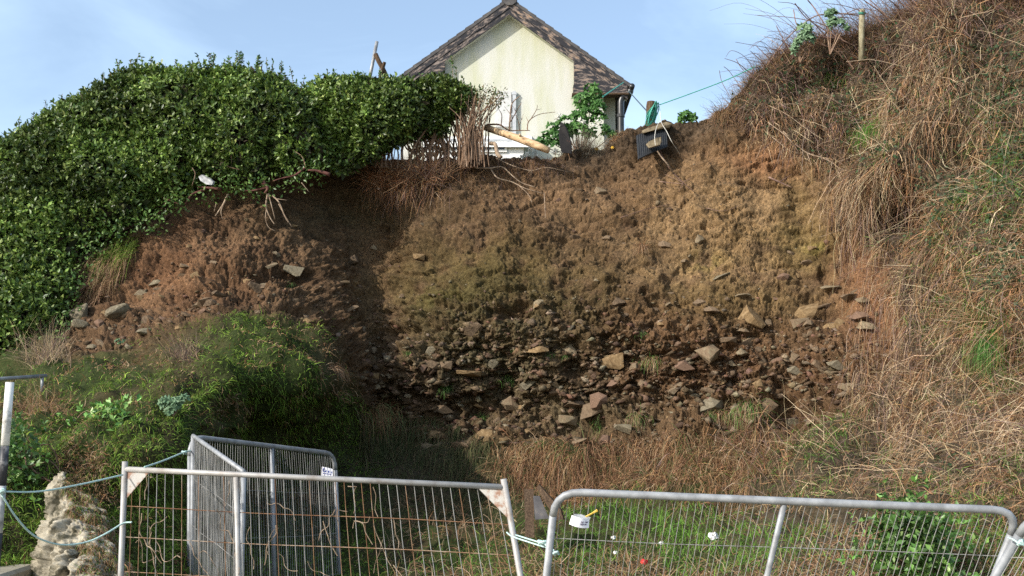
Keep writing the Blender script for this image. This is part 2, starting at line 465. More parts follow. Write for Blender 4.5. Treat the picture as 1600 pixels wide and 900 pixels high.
# ------------------------------------------------------------------ terrain: one surveyed surface
CTRL = np.array([
 # cliff top
 (-160,420,20.8),(0,400,20.4),(100,400,20.0),(200,345,20.2),(330,290,20.4),(480,255,21.3),(600,245,21.7),(700,245,21.5),(800,240,21.6),(900,243,21.8),(1000,205,21.6),(1100,185,21.3),(1180,165,20.8),(1300,90,20.4),(1450,20,20.0),(1600,-30,19.0),(1780,-60,18),
 # upper face
 (560,310,21.9),(480,310,21.2),(650,310,21.5),(900,300,21.2),(1100,280,20.8),(1230,270,20.5),(1330,260,19.9),(1400,180,19.8),(1500,150,19.1),(1600,120,18.2),
 # middle
 (-160,560,18.6),(0,500,19.6),(150,430,19.3),(300,400,19.15),(420,420,19.2),(490,400,20.1),(565,400,21.5),(640,400,20.7),(720,400,20.35),(900,400,20.3),(1100,400,20.1),(1250,400,19.8),(1340,400,19.6),(1420,380,18.6),(1500,330,17.6),(1600,300,16.4),(1780,300,14.6),
 # lower
 (-160,620,16.2),(0,585,17.2),(110,545,17.7),(220,540,17.2),(300,510,17.5),(400,490,18.0),(460,500,18.3),(520,530,19.2),(590,540,20.4),(640,560,19.9),(700,550,19.7),(900,550,19.5),(1100,550,19.2),(1300,550,18.7),(1400,550,18.0),(1500,520,16.6),(1600,500,15.3),(1780,500,13.6),
 # grassy mound on the left
 (-160,700,12.6),(0,680,13.6),(60,640,14.2),(150,640,14.1),(250,600,14.4),(340,590,15.0),(430,580,16.3),(500,600,17.4),(555,620,19.3),(160,710,12.7),(215,680,12.9),(280,690,13.3),(385,690,17.0),(450,690,18.4),(540,690,19.6),
 (-160,850,10.6),(0,800,11.6),(80,850,11.4),(160,800,12.3),(215,780,12.7),(285,790,13.2),(420,800,17.2),(540,800,18.0),(90,760,12.4),
 # foot of the cliff
 (620,650,20.2),(650,700,19.9),(750,690,19.6),(900,700,18.9),(1050,695,18.5),(1180,680,18.6),(1300,680,17.7),(1400,690,16.6),(1500,680,15.3),(1600,680,14.1),(1780,680,12.3),
 (650,790,18.3),(780,782,18.6),(900,785,18.3),(1000,780,17.9),(1150,785,16.9),(1300,790,15.0),(1450,790,13.4),(1600,790,12.4),
 # ground behind the fences
 (100,900,11.2),(300,900,12.6),(500,900,15.2),(700,900,14.6),(850,900,13.3),(1000,900,12.9),(1200,900,12.2),(760,630,20.0),(900,640,19.75),(1050,640,19.3),(1400,900,11.5),(1600,900,10.9),(1780,900,10.5),(-160,950,10),
 (0,1000,10.4),(300,1000,11.0),(600,1000,11.3),(900,1000,11.2),(1200,1000,10.9),(1500,1000,10.5),(1780,1000,10.2),
 (-160,1110,9.95),(200,1110,9.98),(600,1110,9.98),(1000,1110,9.98),(1400,1110,9.98),(1780,1110,9.98)])

def tps_fit(C):
    n = len(C); s = 400.0
    X = C[:, :2] / s
    r2 = ((X[:, None] - X[None]) ** 2).sum(-1)
    K = np.where(r2 > 0, r2 * np.log(r2 + 1e-12) * 0.5, 0) + np.eye(n) * 0.002
    Pm = np.c_[np.ones(n), X]
    A = np.block([[K, Pm], [Pm.T, np.zeros((3, 3))]])
    w = np.linalg.solve(A, np.r_[C[:, 2], 0, 0, 0])
    def ev(px, py):
        q = np.stack([px, py], -1).reshape(-1, 2) / s
        out = w[n] + q @ w[n + 1:]
        for i in range(n):
            d = ((q - X[i]) ** 2).sum(1)
            out = out + w[i] * 0.5 * d * np.log(d + 1e-12)
        return out.reshape(np.shape(px))
    return ev
DEPTH = tps_fit(CTRL)

TOP_X = [-160, 0, 60, 110, 170, 250, 330, 400, 480, 560, 620, 700, 760, 880, 940, 960, 1000, 1050, 1100, 1130, 1180, 1240, 1330, 1400, 1500, 1600, 1780]
TOP_Y = [400, 390, 375, 350, 325, 290, 266, 255, 248, 258, 250, 246, 240, 244, 228, 216, 206, 194, 186, 176, 112, 74, 52, 22, -5, -35, -70]
NY = 385
gx = np.concatenate([np.arange(-160, 100, 3.5), np.arange(100, 1420, 1.5), np.arange(1420, 1781, 3.5)])
NX = len(gx)
top = np.interp(gx, TOP_X, TOP_Y) + 5 * fbm(np.stack([gx * .03, gx * 0, gx * 0], -1), 5)
NB = 24
tt = np.concatenate([np.linspace(0, 1, NB, endpoint=False), np.linspace(1, 2, NY - NB)])     # 0..1 below the frame, 1..2 up to the edge
GX = np.repeat(gx[None], NY, 0)
GY = np.where(tt[:, None] < 1, 1110 + (905 - 1110) * tt[:, None], 905 + (top[None] - 905) * (tt[:, None] - 1))
GD = DEPTH(GX, GY)
P0 = U(GX, GY, GD)
du = np.gradient(P0, axis=1); dv = np.gradient(P0, axis=0)
N0 = unit(np.cross(du, dv))
N0 = np.where((N0[..., 1:2] > 0), -N0, N0)

CLIFF = [(100,565),(112,460),(170,395),(230,340),(330,285),(480,240),(620,235),(800,225),(940,210),(1000,190),(1130,165),(1190,190),(1240,235),(1290,260),(1325,310),(1345,380),(1400,430),(1415,560),(1330,640),(1230,675),(1120,680),(1000,690),(780,690),(660,700),(600,660),(575,640),(548,590),(512,530),(450,498),(390,488),(300,513),(220,543)]
UND = [(640,640),(780,640),(800,700),(640,720)]
px, py = GX.ravel(), GY.ravel()
Pw = P0.reshape(-1, 3)
sdc = sd_poly(px, py, CLIFF)
m_cliff = sstep(14, -14, sdc)
low = sstep(430, 560, py - 30 * np.sin(px * .006)) * m_cliff
low = np.maximum(low, 0.75 * gauss(px, py, 420, 440, 120, 60) * m_cliff)
upr = sstep(330, 250, py) * m_cliff
big = fbm(Pw * 0.75, 1, 3) * 0.55
gully = fbm(Pw * np.array([1.7, 1.7, .35]), 21, 3) * 0.5
mid = fbm(Pw * 2.2, 2, 3) * (0.15 + .10 * low)
f1, f2, cid = worley(Pw * np.array([2.4, 2.4, 4.6]) + fbm(Pw * 1.5, 31, 2)[:, None] * 1.2, 3)
blk = (cid - .5) * 0.24 + np.minimum(f2 - f1, 0.35) * 0.18
g1, g2, gid = worley(Pw * np.array([6.5, 6.5, 11]) + fbm(Pw * 4, 32, 2)[:, None], 4)
blk2 = (gid - .5) * 0.10 + np.minimum(g2 - g1, .3) * 0.07
k1, k2, kid = worley(Pw * 17.0, 6)
peb = np.maximum(0, 0.32 - k1) * (kid > .6) * 0.12
h1_, h2_, hid = worley(Pw * np.array([11, 11, 14]), 7)
ledge = fbm(Pw * np.array([1.5, 1.5, 6.0]) + fbm(Pw * 1.1, 66, 2)[:, None] * 1.5, 64, 5, .6)
gr1, gr2, grid_ = worley(Pw * np.array([26, 26, 30.]), 68)
cl1, cl2, clid = worley(Pw * np.array([12, 12, 16.]) + fbm(Pw * 6, 70, 2)[:, None], 69)
clod = (clid > .62) * np.maximum(0, .55 - cl1) * .14
pl1 = facet(Pw * np.array([1.5, 1.5, 2.6]) + fbm(Pw * 1.4, 72, 3)[:, None] * .9, 73)
pl2 = facet(Pw * np.array([4.2, 4.2, 8.0]) + fbm(Pw * 3.5, 74, 3)[:, None] * .9, 75)
fine = pl1 * (.06 + .05 * low) + pl2 * (.016 + .05 * low) + fbm(Pw * np.array([1.6, 1.6, 1.0]), 9, 3) * .16 + fbm(Pw * 6, 8, 4, .6) * 0.055 + fbm(Pw * 15, 10, 3, .6) * .035 + (.5 - np.abs(ledge) * 4).clip(-.5, .5) * .10 + (grid_ - .5) * .008 + np.minimum(gr2 - gr1, .4) * .014 + clod * .35 * vnoise(Pw * 1.2, 71) + facet(Pw * 15, 63) * (.004 + .010 * low)
ck = fbm(Pw * np.array([2.6, 2.6, 6.5]), 77, 4, .6)
fine = fine - np.exp(-(ck / .030) ** 2) * .075 * (.4 + .6 * vnoise(Pw * 1.6, 78)) - np.maximum(0, vnoise(Pw * np.array([5, 5, 9]), 79) - .80) * .7
blk = blk * .6 + facet(Pw * np.array([3.2, 3.2, 5.5]) + fbm(Pw * 2, 33, 2)[:, None] * .8, 61) * .16
blk2 = blk2 * .6 + facet(Pw * np.array([8, 8, 13]) + fbm(Pw * 5, 34, 2)[:, None] * .6, 62) * .075
blk = blk * .8
d_cliff = big + gully * .7 + mid + blk * (0.04 + 0.96 * low) + blk2 * (0.02 + .60 * low) + peb * (.25 + .4 * low) + fine
scr = sstep(1080, 1200, px)
d_grass = fbm(Pw * .9, 40, 3) * (.55 + .4 * scr) + fbm(Pw * 2.4, 41, 3) * (.42 + .13 * scr)
hollow = -0.55 * gauss(px, py, 1225, 640, 42, 26) - 0.4 * gauss(px, py, 1310, 640, 40, 22) - .35 * gauss(px, py, 720, 640, 60, 25) - .3 * gauss(px, py, 800, 490, 30, 14) - .45 * gauss(px, py, 930, 665, 60, 18) \
    - .4 * gauss(px, py, 1380, 330, 40, 25) - .3 * gauss(px, py, 1290, 480, 40, 12) + .35 * gauss(px, py, 420, 330, 28, 22) + .30 * gauss(px, py, 520, 470, 30, 60) + .25 * gauss(px, py, 620, 560, 40, 50) + .5 * np.exp(-(sd_poly(px, py, [(1450,50),(1530,45),(1500,140),(1430,250),(1360,320),(1350,270),(1410,160)]).clip(0) / 22) ** 2) - .55 * gauss(px, py, 1405, 335, 38, 26) - .45 * gauss(px, py, 1500, 235, 40, 22)
disp = m_cliff * d_cliff + (1 - m_cliff) * d_grass + hollow
fade = sstep(1000, 930, py) * (1 - .65 * sstep(820, 900, py))
PD = (Pw + N0.reshape(-1, 3) * (disp * fade)[:, None]).reshape(NY, NX, 3)

# soil and turf colours, with shade painted in under the right scrub
def mixc(a, b, t):
    return a * (1 - t[:, None]) + np.asarray(b) * t[:, None]
n1 = fbm(Pw * 1.3, 50, 4) + .5; n2 = fbm(Pw * 5, 51, 4) + .5
c = np.tile(np.array([.185, .125, .078]), (len(px), 1))
c = mixc(c, (.125, .082, .052), sstep(.42, .62, n1))
c = mixc(c, (.20, .165, .062), np.clip(.7 * gauss(px, py, 760, 450, 150, 80) + .6 * gauss(px, py, 1130, 440, 130, 60) + .6 * gauss(px, py, 1250, 370, 80, 70) + .3 * gauss(px, py, 1180, 300, 110, 60), 0, .7) * sstep(.3, .6, n1 * .5 + n2 * .5))
c = mixc(c, (.30, .215, .125), np.clip(gauss(px, py, 1180, 330, 130, 70) + .8 * gauss(px, py, 1030, 380, 120, 60), 0, 1) * sstep(.62, .38, n1) * .8)
c = mixc(c, (.30, .165, .095), np.clip(gauss(px, py, 1350, 410, 45, 55) + gauss(px, py, 1190, 255, 60, 25) + .5 * gauss(px, py, 250, 420, 140, 70) + .7 * gauss(px, py, 1370, 500, 50, 60), 0, 1))
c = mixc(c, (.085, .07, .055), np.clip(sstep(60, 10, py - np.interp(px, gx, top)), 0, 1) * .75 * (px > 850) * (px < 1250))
c = mixc(c, (.175, .105, .062), low * sstep(.35, .6, n2) * .8 * (px > 950))
c = mixc(c, (.20, .20, .045), np.clip(gauss(px, py, 1105, 410, 28, 14) + gauss(px, py, 1275, 390, 22, 12) + .7 * gauss(px, py, 700, 470, 45, 22), 0, 1) * sstep(.4, .6, n2))
band = fbm(Pw * np.array([.25, .25, 3.2]) + fbm(Pw * .8, 55, 3)[:, None] * .8, 56, 4)
c = c * (1 + .75 * band[:, None]).clip(.6, 1.5)
c = mixc(c, (.34, .235, .13), np.clip(.7 * gauss(px, py, 1130, 350, 170, 80) + .35 * gauss(px, py, 1180, 450, 140, 50), 0, .7) * sstep(.3, .6, n2))
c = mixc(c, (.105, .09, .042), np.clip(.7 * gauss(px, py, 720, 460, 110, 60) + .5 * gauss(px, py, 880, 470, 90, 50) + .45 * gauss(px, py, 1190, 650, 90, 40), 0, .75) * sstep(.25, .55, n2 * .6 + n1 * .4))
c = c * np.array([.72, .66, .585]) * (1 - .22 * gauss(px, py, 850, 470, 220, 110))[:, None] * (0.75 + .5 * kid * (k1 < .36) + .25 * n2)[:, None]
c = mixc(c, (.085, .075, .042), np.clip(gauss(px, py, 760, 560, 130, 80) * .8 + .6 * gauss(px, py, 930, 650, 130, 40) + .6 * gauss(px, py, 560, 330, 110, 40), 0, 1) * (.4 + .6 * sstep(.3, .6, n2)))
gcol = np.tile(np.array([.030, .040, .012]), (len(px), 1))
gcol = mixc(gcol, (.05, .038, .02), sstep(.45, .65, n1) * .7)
gcol = mixc(gcol, (.055, .042, .028), sstep(1080, 1200, px) * .9)  # painted dark under the scrub so gaps between the stems look shaded
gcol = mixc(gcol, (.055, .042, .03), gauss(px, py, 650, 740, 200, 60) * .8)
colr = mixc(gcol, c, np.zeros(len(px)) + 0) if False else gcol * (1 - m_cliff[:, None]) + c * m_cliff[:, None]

# plateau rows behind the edge
back = [(.15, .06), (.45, .10), (1.2, .18), (3, .22), (8, .25), (20, .3), (60, .3)]
rows = [PD]
for dy, dz in back:
    r = PD[-1].copy()
    r[:, 1] += dy; r[:, 2] += dz
    r[:, 0] *= 1 + dy / 21.0 * .9
    rows.append(r[None])
PA = np.concatenate(rows, 0)
NR = PA.shape[0]
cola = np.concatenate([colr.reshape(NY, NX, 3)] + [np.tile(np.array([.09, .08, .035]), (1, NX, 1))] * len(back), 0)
idx = np.arange(NR * NX).reshape(NR, NX)
quads = np.stack([idx[:-1, :-1], idx[:-1, 1:], idx[1:, 1:], idx[1:, :-1]], -1)
rr, cc = np.meshgrid(np.arange(NR - 1), np.arange(NX - 1), indexing='ij')
fpx = gx[cc]; fpy = np.where(rr < NY - 1, GY[np.minimum(rr, NY - 1), cc], -500)
fsd = sdc.reshape(NY, NX)[np.minimum(rr, NY - 2), cc]
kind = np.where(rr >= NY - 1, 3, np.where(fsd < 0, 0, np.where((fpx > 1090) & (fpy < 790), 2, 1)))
allv, allc = PA.reshape(-1, 3), cola.reshape(-1, 3)
TERR = {}
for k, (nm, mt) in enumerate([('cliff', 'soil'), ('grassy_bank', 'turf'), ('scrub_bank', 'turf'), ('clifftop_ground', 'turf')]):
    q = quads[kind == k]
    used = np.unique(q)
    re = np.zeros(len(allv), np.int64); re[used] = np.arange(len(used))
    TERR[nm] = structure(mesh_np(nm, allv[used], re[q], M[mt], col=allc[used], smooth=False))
gq = 400.0
structure(mesh_np('ground', [(-gq, -200, -.03), (gq, -200, -.03), (gq, 500, -.03), (-gq, 500, -.03)], np.array([[0, 1, 2, 3]]), M['concrete']))
# lay-by surface the fences stand on
structure(mesh_np('pavement', [(-9, 3, 0), (9, 3, 0), (9, 10.4, 0), (-9, 10.4, 0)], np.array([[0, 1, 2, 3]]), M['concrete']))

NRM = unit(np.cross(np.gradient(PD, axis=1), np.gradient(PD, axis=0)))
NRM = np.where(NRM[..., 1:2] > 0, -NRM, NRM)
N0s = N0
def sample(x, y):
    """points and outward normals on the terrain"""
    x = np.asarray(x, float); y = np.asarray(y, float)
    i = np.clip(np.interp(x, gx, np.arange(NX)), 0, NX - 1.01)
    tp = np.interp(x, gx, top)
    t = np.where(y > 905, (1110 - y) / 205.0, 1 + (905 - y) / (905 - tp))
    t = np.clip(t, 0, 2)
    j = np.where(t < 1, t * NB, NB + (t - 1) * (NY - NB - 1))
    j = np.clip(j, 0, NY - 1.01)
    i0, j0 = i.astype(int), j.astype(int)
    fi, fj = (i - i0)[:, None], (j - j0)[:, None]
    p = PD[j0, i0] * (1 - fi) * (1 - fj) + PD[j0, i0 + 1] * fi * (1 - fj) + PD[j0 + 1, i0] * (1 - fi) * fj + PD[j0 + 1, i0 + 1] * fi * fj
    return p, N0s[j0, i0]

def S1(x, y, off=0.0):
    p, n = sample(np.array([x]), np.array([y]))
    return Vector((p[0] + n[0] * off).tolist()), Vector(n[0].tolist())

# ------------------------------------------------------------------ foliage builders
def strands(P, d0, L, W, colr, seg=4, grav=0.5, wig=0.15, tipw=0.25):
    """ribbons: P roots, d0 start directions, L lengths, W widths"""
    n = len(P)
    L = np.broadcast_to(L, n); W = np.broadcast_to(W, n); grav = np.broadcast_to(grav, n)
    d = unit(d0)
    p = P.copy()
    side = unit(np.cross(d, RNG.normal(size=(n, 3))))
    pts, ws = [p.copy()], [W]
    for s in range(seg):
        d = unit(d + np.array([0, 0, -1.0]) * grav[:, None] / seg * 2 + RNG.normal(size=(n, 3)) * wig)
        p = p + d * (L / seg)[:, None]
        pts.append(p.copy()); ws.append(W * (1 - (1 - tipw) * (s + 1) / seg))
    v = np.zeros((n, seg + 1, 2, 3))
    for s in range(seg + 1):
        v[:, s, 0] = pts[s] - side * ws[s][:, None] * .5
        v[:, s, 1] = pts[s] + side * ws[s][:, None] * .5
    base = (np.arange(n) * (seg + 1) * 2)[:, None]
    k = np.arange(seg)[None] * 2 + base
    f = np.stack([k, k + 1, k + 3, k + 2], -1).reshape(-1, 4)
    cv = np.repeat(colr[:, None], (seg + 1) * 2, 1).reshape(-1, 3)
    return v.reshape(-1, 3), f, cv

def leaves(P, ax, nr, L, W, colr, fold=0.25):
    """folded pointed leaves, four triangles each"""
    n = len(P)
    L = np.broadcast_to(L, n)[:, None]; W = np.broadcast_to(W, n)[:, None]
    ax = unit(ax); nr = unit(nr - ax * (nr * ax).sum(1, keepdims=True)); sd = np.cross(ax, nr)
    v = np.stack([P, P + ax * L * .5 + sd * W * .5 + nr * W * fold, P + ax * L, P + ax * L * .5 - sd * W * .5 + nr * W * fold], 1)
    b = (np.arange(n) * 4)[:, None]
    f = np.concatenate([b + np.array([[0, 1, 2]]), b + np.array([[0, 2, 3]])], 0)
    return v.reshape(-1, 3), f, np.repeat(colr, 4, 0)

def cat(parts):
    vs, fs, cs, o = [], [], [], 0
    for v, f, c_ in parts:
        vs.append(v); fs.append(f + o); cs.append(c_); o += len(v)
    return np.concatenate(vs), np.concatenate(fs), np.concatenate(cs)

def pal(n, cols, w=None, jit=.25):
    cols = np.asarray(cols, float)
    i = RNG.choice(len(cols), n, p=None if w is None else np.asarray(w) / np.sum(w))
    return cols[i] * (1 + (RNG.random((n, 1)) - .5) * 2 * jit) * (1 + (RNG.random((n, 3)) - .5) * .15)

GREENS = [(.095, .17, .022), (.14, .24, .03), (.19, .29, .04), (.13, .16, .03)]
TANS = [(.42, .315, .195), (.34, .245, .145), (.25, .165, .095), (.51, .40, .265)]
BROWNS = [(.27, .145, .07), (.19, .10, .05), (.34, .20, .10)]
PURPLES = [(.16, .105, .09), (.22, .15, .125), (.11, .07, .06)]
IVY = [(.022, .045, .018), (.035, .07, .028), (.05, .085, .04)]

# ------------------------------------------------------------------ grass on the left mound and below the cliff
MOUND = [(-150,600),(60,578),(130,572),(225,543),(300,513),(390,488),(450,498),(512,530),(548,590),(575,640),(610,690),(600,800),(620,960),(-150,960)]
mc = rand_in_poly(900, MOUND); mi = RNG.integers(0, 900, 64000)
q = mc[mi] + RNG.normal(0, 1, (64000, 2)) * RNG.uniform(4, 14, 900)[mi][:, None]
q = np.where((RNG.random(64000) < .62)[:, None], rand_in_poly(64000, MOUND), q)
f = fbm(np.c_[q * .014, q[:, :1] * 0], 60, 3) + .5
wbrown = np.clip(sstep(.52, .68, f) + gauss(q[:, 0], q[:, 1], 520, 590, 40) + gauss(q[:, 0], q[:, 1], 270, 545, 45, 25) + .7 * gauss(q[:, 0], q[:, 1], 80, 640, 80, 50) + .6 * gauss(q[:, 0], q[:, 1], 450, 540, 60, 30), 0, 1)
isb = np.where(RNG.random(len(q)) < .8, RNG.random(900)[mi], RNG.random(len(q))) < wbrown * .8 + .06
p, n = sample(q[:, 0], q[:, 1])
cg = np.where(isb[:, None], pal(len(q), BROWNS + TANS[1:3]), pal(len(q), GREENS)) * np.exp(RNG.normal(0, .25, 900))[mi][:, None]
d0 = n * .7 + np.array([0, 0, .75]) + RNG.normal(size=p.shape) * .45 + RNG.normal(size=(900, 3))[mi] * .5
stuff(tag(mesh_np('grass', *strands(p, d0, RNG.uniform(.04, .125, len(q)) * np.exp(RNG.normal(0, .4, 900))[mi].clip(.5, 2.2), RNG.uniform(.008, .016, len(q)), cg, 3, RNG.uniform(.5, 1.3, len(q)), .2)[:2], M['blade'], col=np.repeat(cg, 8, 0)),
    'rough green and brown grass covering the mound left of the cliff', 'grass'))

VERGE = [(600,800),(640,770),(780,790),(900,775),(1010,770),(1150,785),(1300,790),(1700,790),(1700,970),(610,970)]
q = np.concatenate([rand_in_poly(20000, VERGE), rand_in_poly(8000, [(1020, 840), (1720, 830), (1720, 980), (700, 980), (760, 870)])])
f = fbm(np.c_[q * .018, q[:, :1] * 0], 62, 3) + .5
wg = np.clip(1.3 * gauss(q[:, 0], q[:, 1], 1010, 815, 150, 45) + gauss(q[:, 0], q[:, 1], 900, 840, 60, 40) * .6 + .7 * gauss(q[:, 0], q[:, 1], 1180, 870, 120, 30) + .5 * gauss(q[:, 0], q[:, 1], 1560, 850, 60, 60) + .55 * gauss(q[:, 0], q[:, 1], 700, 870, 70, 40) + (f - .55), 0.08, .95)
isg = RNG.random(len(q)) < wg
p, n = sample(q[:, 0], q[:, 1])
cg = np.where(isg[:, None], pal(len(q), [(.11, .24, .03), (.15, .29, .045), (.08, .17, .025)]), pal(len(q), TANS[:3] + BROWNS))
L = np.where(isg, RNG.uniform(.12, .30, len(q)), RNG.uniform(.15, .45, len(q)))
d0 = n * .3 + np.array([0, 0, .8]) * np.where(isg, 1, .25)[:, None] + RNG.normal(size=p.shape) * np.where(isg, .35, .8)[:, None]
v, fc, cv = strands(p, d0, L, RNG.uniform(.006, .012, len(q)), cg, 4, RNG.uniform(.4, 1.2, len(q)), .22)
stuff(tag(mesh_np('verge_grass', v, fc, M['blade'], col=cv), 'bright green and straw coloured grass on the ground behind the rounded fence', 'grass'))

# dark rank grass in the recess behind the left fence, hanging off its back slope
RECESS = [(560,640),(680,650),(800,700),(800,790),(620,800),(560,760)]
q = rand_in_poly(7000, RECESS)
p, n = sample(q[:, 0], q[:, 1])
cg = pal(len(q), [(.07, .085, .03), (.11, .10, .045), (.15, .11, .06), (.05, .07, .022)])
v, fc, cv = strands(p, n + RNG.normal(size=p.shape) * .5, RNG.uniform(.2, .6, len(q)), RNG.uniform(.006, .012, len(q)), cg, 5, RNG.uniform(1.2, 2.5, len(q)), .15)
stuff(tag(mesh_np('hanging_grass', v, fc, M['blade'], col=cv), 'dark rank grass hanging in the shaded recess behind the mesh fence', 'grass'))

# ------------------------------------------------------------------ dead growth over the right bank
SCRUB = [(1140,160),(1180,128),(1240,95),(1330,80),(1400,48),(1500,12),(1600,-20),(1760,-50),(1760,800),(1500,800),(1250,800),(1010,775),(880,780),(770,780),(770,700),(1000,690),(1120,682),(1230,678),(1330,645),(1410,565),(1400,430),(1350,360),(1325,310),(1290,258),(1240,235),(1190,215)]
n_s = 62000
cl_q = rand_in_poly(2600, SCRUB)
cl_i = RNG.integers(0, len(cl_q), n_s)
q = cl_q[cl_i] + RNG.normal(0, 1, (n_s, 2)) * RNG.uniform(5, 16, len(cl_q))[cl_i][:, None]
loose = RNG.random(n_s) < .3
q = np.where(loose[:, None], rand_in_poly(n_s, SCRUB), q)
cl_d = RNG.normal(size=(len(cl_q), 3)) * .8
x, y = q[:, 0], q[:, 1]
p, n = sample(x, y)
f = fbm(np.c_[q * .012, x[:, None] * 0], 70, 4) + .5
f2_ = fbm(np.c_[q * .03, x[:, None] * 0], 71, 3) + .5
sweep = np.exp(-(sd_poly(x, y, [(1450,50),(1530,45),(1500,140),(1430,250),(1350,320),(1345,270),(1410,160)]).clip(0) / 25) ** 2)
wgreen = np.clip(gauss(x, y, 1355, 205, 26) * 1.3 + .6 * gauss(x, y, 1560, 300, 60, 70) + .5 * gauss(x, y, 1500, 500, 50, 80) + gauss(x, y, 1560, 545, 38, 60) + .7 * gauss(x, y, 1480, 430, 70, 70) + .9 * gauss(x, y, 1575, 260, 40, 60) + gauss(x, y, 1300, 685, 45, 30) + gauss(x, y, 1260, 730, 60, 50) * .7
    + gauss(x, y, 1375, 700, 25, 20) + .6 * gauss(x, y, 1100, 745, 30, 25) + .9 * gauss(x, y, 1300, 112, 22, 14) + .5 * gauss(x, y, 1440, 770, 60, 20) + .6 * gauss(x, y, 1590, 780, 30, 40) + .25 * sstep(.58, .68, f2_), 0, .9) * (1 - .8 * gauss(x, y, 950, 735, 190, 45))
wtan = np.clip(.25 + sweep + .9 * gauss(x, y, 1500, 680, 160, 80) + .5 * gauss(x, y, 1440, 520, 90, 130) + .4 * gauss(x, y, 1550, 380, 80, 60) + (f - .5) * 1.5, 0.05, 1)
crest = sstep(95, 20, y - np.interp(x, gx, top)) * (1 - .8 * sweep)
wtan = wtan * (1 - .75 * crest)
wpur = np.clip(1.6 * crest + .9 * gauss(x, y, 1420, 60, 250, 60) + .5 * gauss(x, y, 1250, 200, 120, 60) + .4 * gauss(x, y, 1380, 350, 50, 60), 0.05, 1)
wbro = np.clip(.65 + .5 * (x > 1400) * (y > 330) + 2.2 * gauss(x, y, 950, 735, 180, 50) + .6 * gauss(x, y, 1560, 440, 70, 40), 0, 2)
Wt = np.stack([wgreen * 1.6, wtan, wpur, wbro], 1); Wt /= Wt.sum(1, keepdims=True)
ch = (np.where(RNG.random(n_s) < .75, RNG.random(len(cl_q))[cl_i], RNG.random(n_s))[:, None] > np.cumsum(Wt, 1)).sum(1).clip(0, 3)
cg = np.choose(ch[:, None], [pal(n_s, [(.06, .13, .022), (.09, .17, .03), (.12, .20, .04)]), pal(n_s, TANS, jit=.3), pal(n_s, PURPLES, jit=.3), pal(n_s, BROWNS, jit=.3)])
flow = np.stack([RNG.normal(0, .45, n_s) - .1, RNG.normal(0, .2, n_s), -np.ones(n_s) * .7], 1)
flow = flow * (1 - sweep[:, None]) + sweep[:, None] * (np.array([-.62, -.15, -.9]) + RNG.normal(size=(n_s, 3)) * .12)
upz = sstep(150, 60, y) * (x < 1560) * .8 + (ch == 0) * .9
lyi = (RNG.normal(size=(n_s, 3)) * .4 + np.where(loose[:, None], RNG.normal(size=(n_s, 3)) * .7, cl_d[cl_i])) * np.where(sweep > .5, .5, 1)[:, None]
cg = cg * (1 + .35 * RNG.normal(size=len(cl_q)).clip(-1.2, 1.5)[cl_i])[:, None]
d0 = n * RNG.uniform(.3, 1.2, n_s)[:, None] * (1 - .6 * sweep[:, None]) + flow * (1 - np.clip(upz, 0, 1))[:, None] + np.array([0, 0, 1]) * upz[:, None] + lyi
L = RNG.uniform(.16, .66, n_s) * (1 + .7 * sweep) * np.where(ch == 0, .6, 1) * np.where(y < 160, .8, 1)
W = np.where(ch == 0, RNG.uniform(.008, .016, n_s), RNG.uniform(.005, .017, n_s))
v, fc, cv = strands(p, d0, L, W, cg, 5, RNG.uniform(.3, 1.6, n_s) * np.where(ch == 0, .9, 1), .27)
stuff(tag(mesh_np('dead_grass', v, fc, M['blade'], col=cv), 'tangled dead grass and bramble thatch covering the right bank', 'dry vegetation'))

# curtain of thin stems hanging over the right end of the bare face
CURT = [(1290,280),(1330,300),(1420,300),(1460,380),(1440,640),(1340,640),(1330,560),(1350,420),(1300,340)]
q = rand_in_poly(1300, CURT)
p, n = sample(q[:, 0], q[:, 1])
cg = pal(len(q), PURPLES + TANS[:2] + BROWNS[:1], jit=.3)
v, fc, cv = strands(p, n * .9 + RNG.normal(size=p.shape) * .35, RNG.uniform(.5, 1.6, len(q)), RNG.uniform(.004, .009, len(q)), cg, 8, RNG.uniform(1.8, 4.5, len(q)), .16, .5)
stuff(tag(mesh_np('hanging_stems', v, fc, M['blade'], col=cv), 'curtain of thin dry stems hanging down the right end of the bare cliff', 'dry vegetation'))

# shaggy crest of the thicket and loose stems lying every way
xs_ = RNG.uniform(1120, 1740, 8000)
q = np.stack([xs_, np.interp(xs_, gx, top) + RNG.uniform(0, 55, len(xs_)) * RNG.random(len(xs_))], 1)
p, n = sample(q[:, 0], q[:, 1])
p[:, 1] += RNG.uniform(0, .5, len(p)) * (RNG.random(len(p)) < .5)
cg = pal(len(q), PURPLES + BROWNS + BROWNS + TANS[:3] + IVY[1:], jit=.3)
v1 = strands(p, n * .5 + np.array([-.25, 0, .75]) + RNG.normal(size=p.shape) * .6, RNG.uniform(.2, .6, len(q)), RNG.uniform(.004, .009, len(q)), cg, 5, RNG.uniform(.2, 1.0, len(q)), .2)
q = rand_in_poly(5000, SCRUB); q = q[(q[:, 0] > 1150) & (q[:, 1] > np.interp(q[:, 0], gx, top) + 90 * RNG.random(len(q)))]
p, n = sample(q[:, 0], q[:, 1])
cg = pal(len(q), TANS + PURPLES[:2], jit=.3)
v2 = strands(p + n * RNG.uniform(.05, .25, (len(q), 1)), RNG.normal(size=p.shape) + n * .3, RNG.uniform(.4, 1.3, len(q)), RNG.uniform(.004, .009, len(q)), cg, 6, RNG.uniform(.1, .6, len(q)), .12, .5)
xs_ = RNG.uniform(1165, 1740, 11000)
q = np.stack([xs_, np.interp(xs_, gx, top) + RNG.uniform(0, 18, len(xs_))], 1)
p, n = sample(q[:, 0], q[:, 1]); p[:, 1] += RNG.uniform(0, .8, len(p))
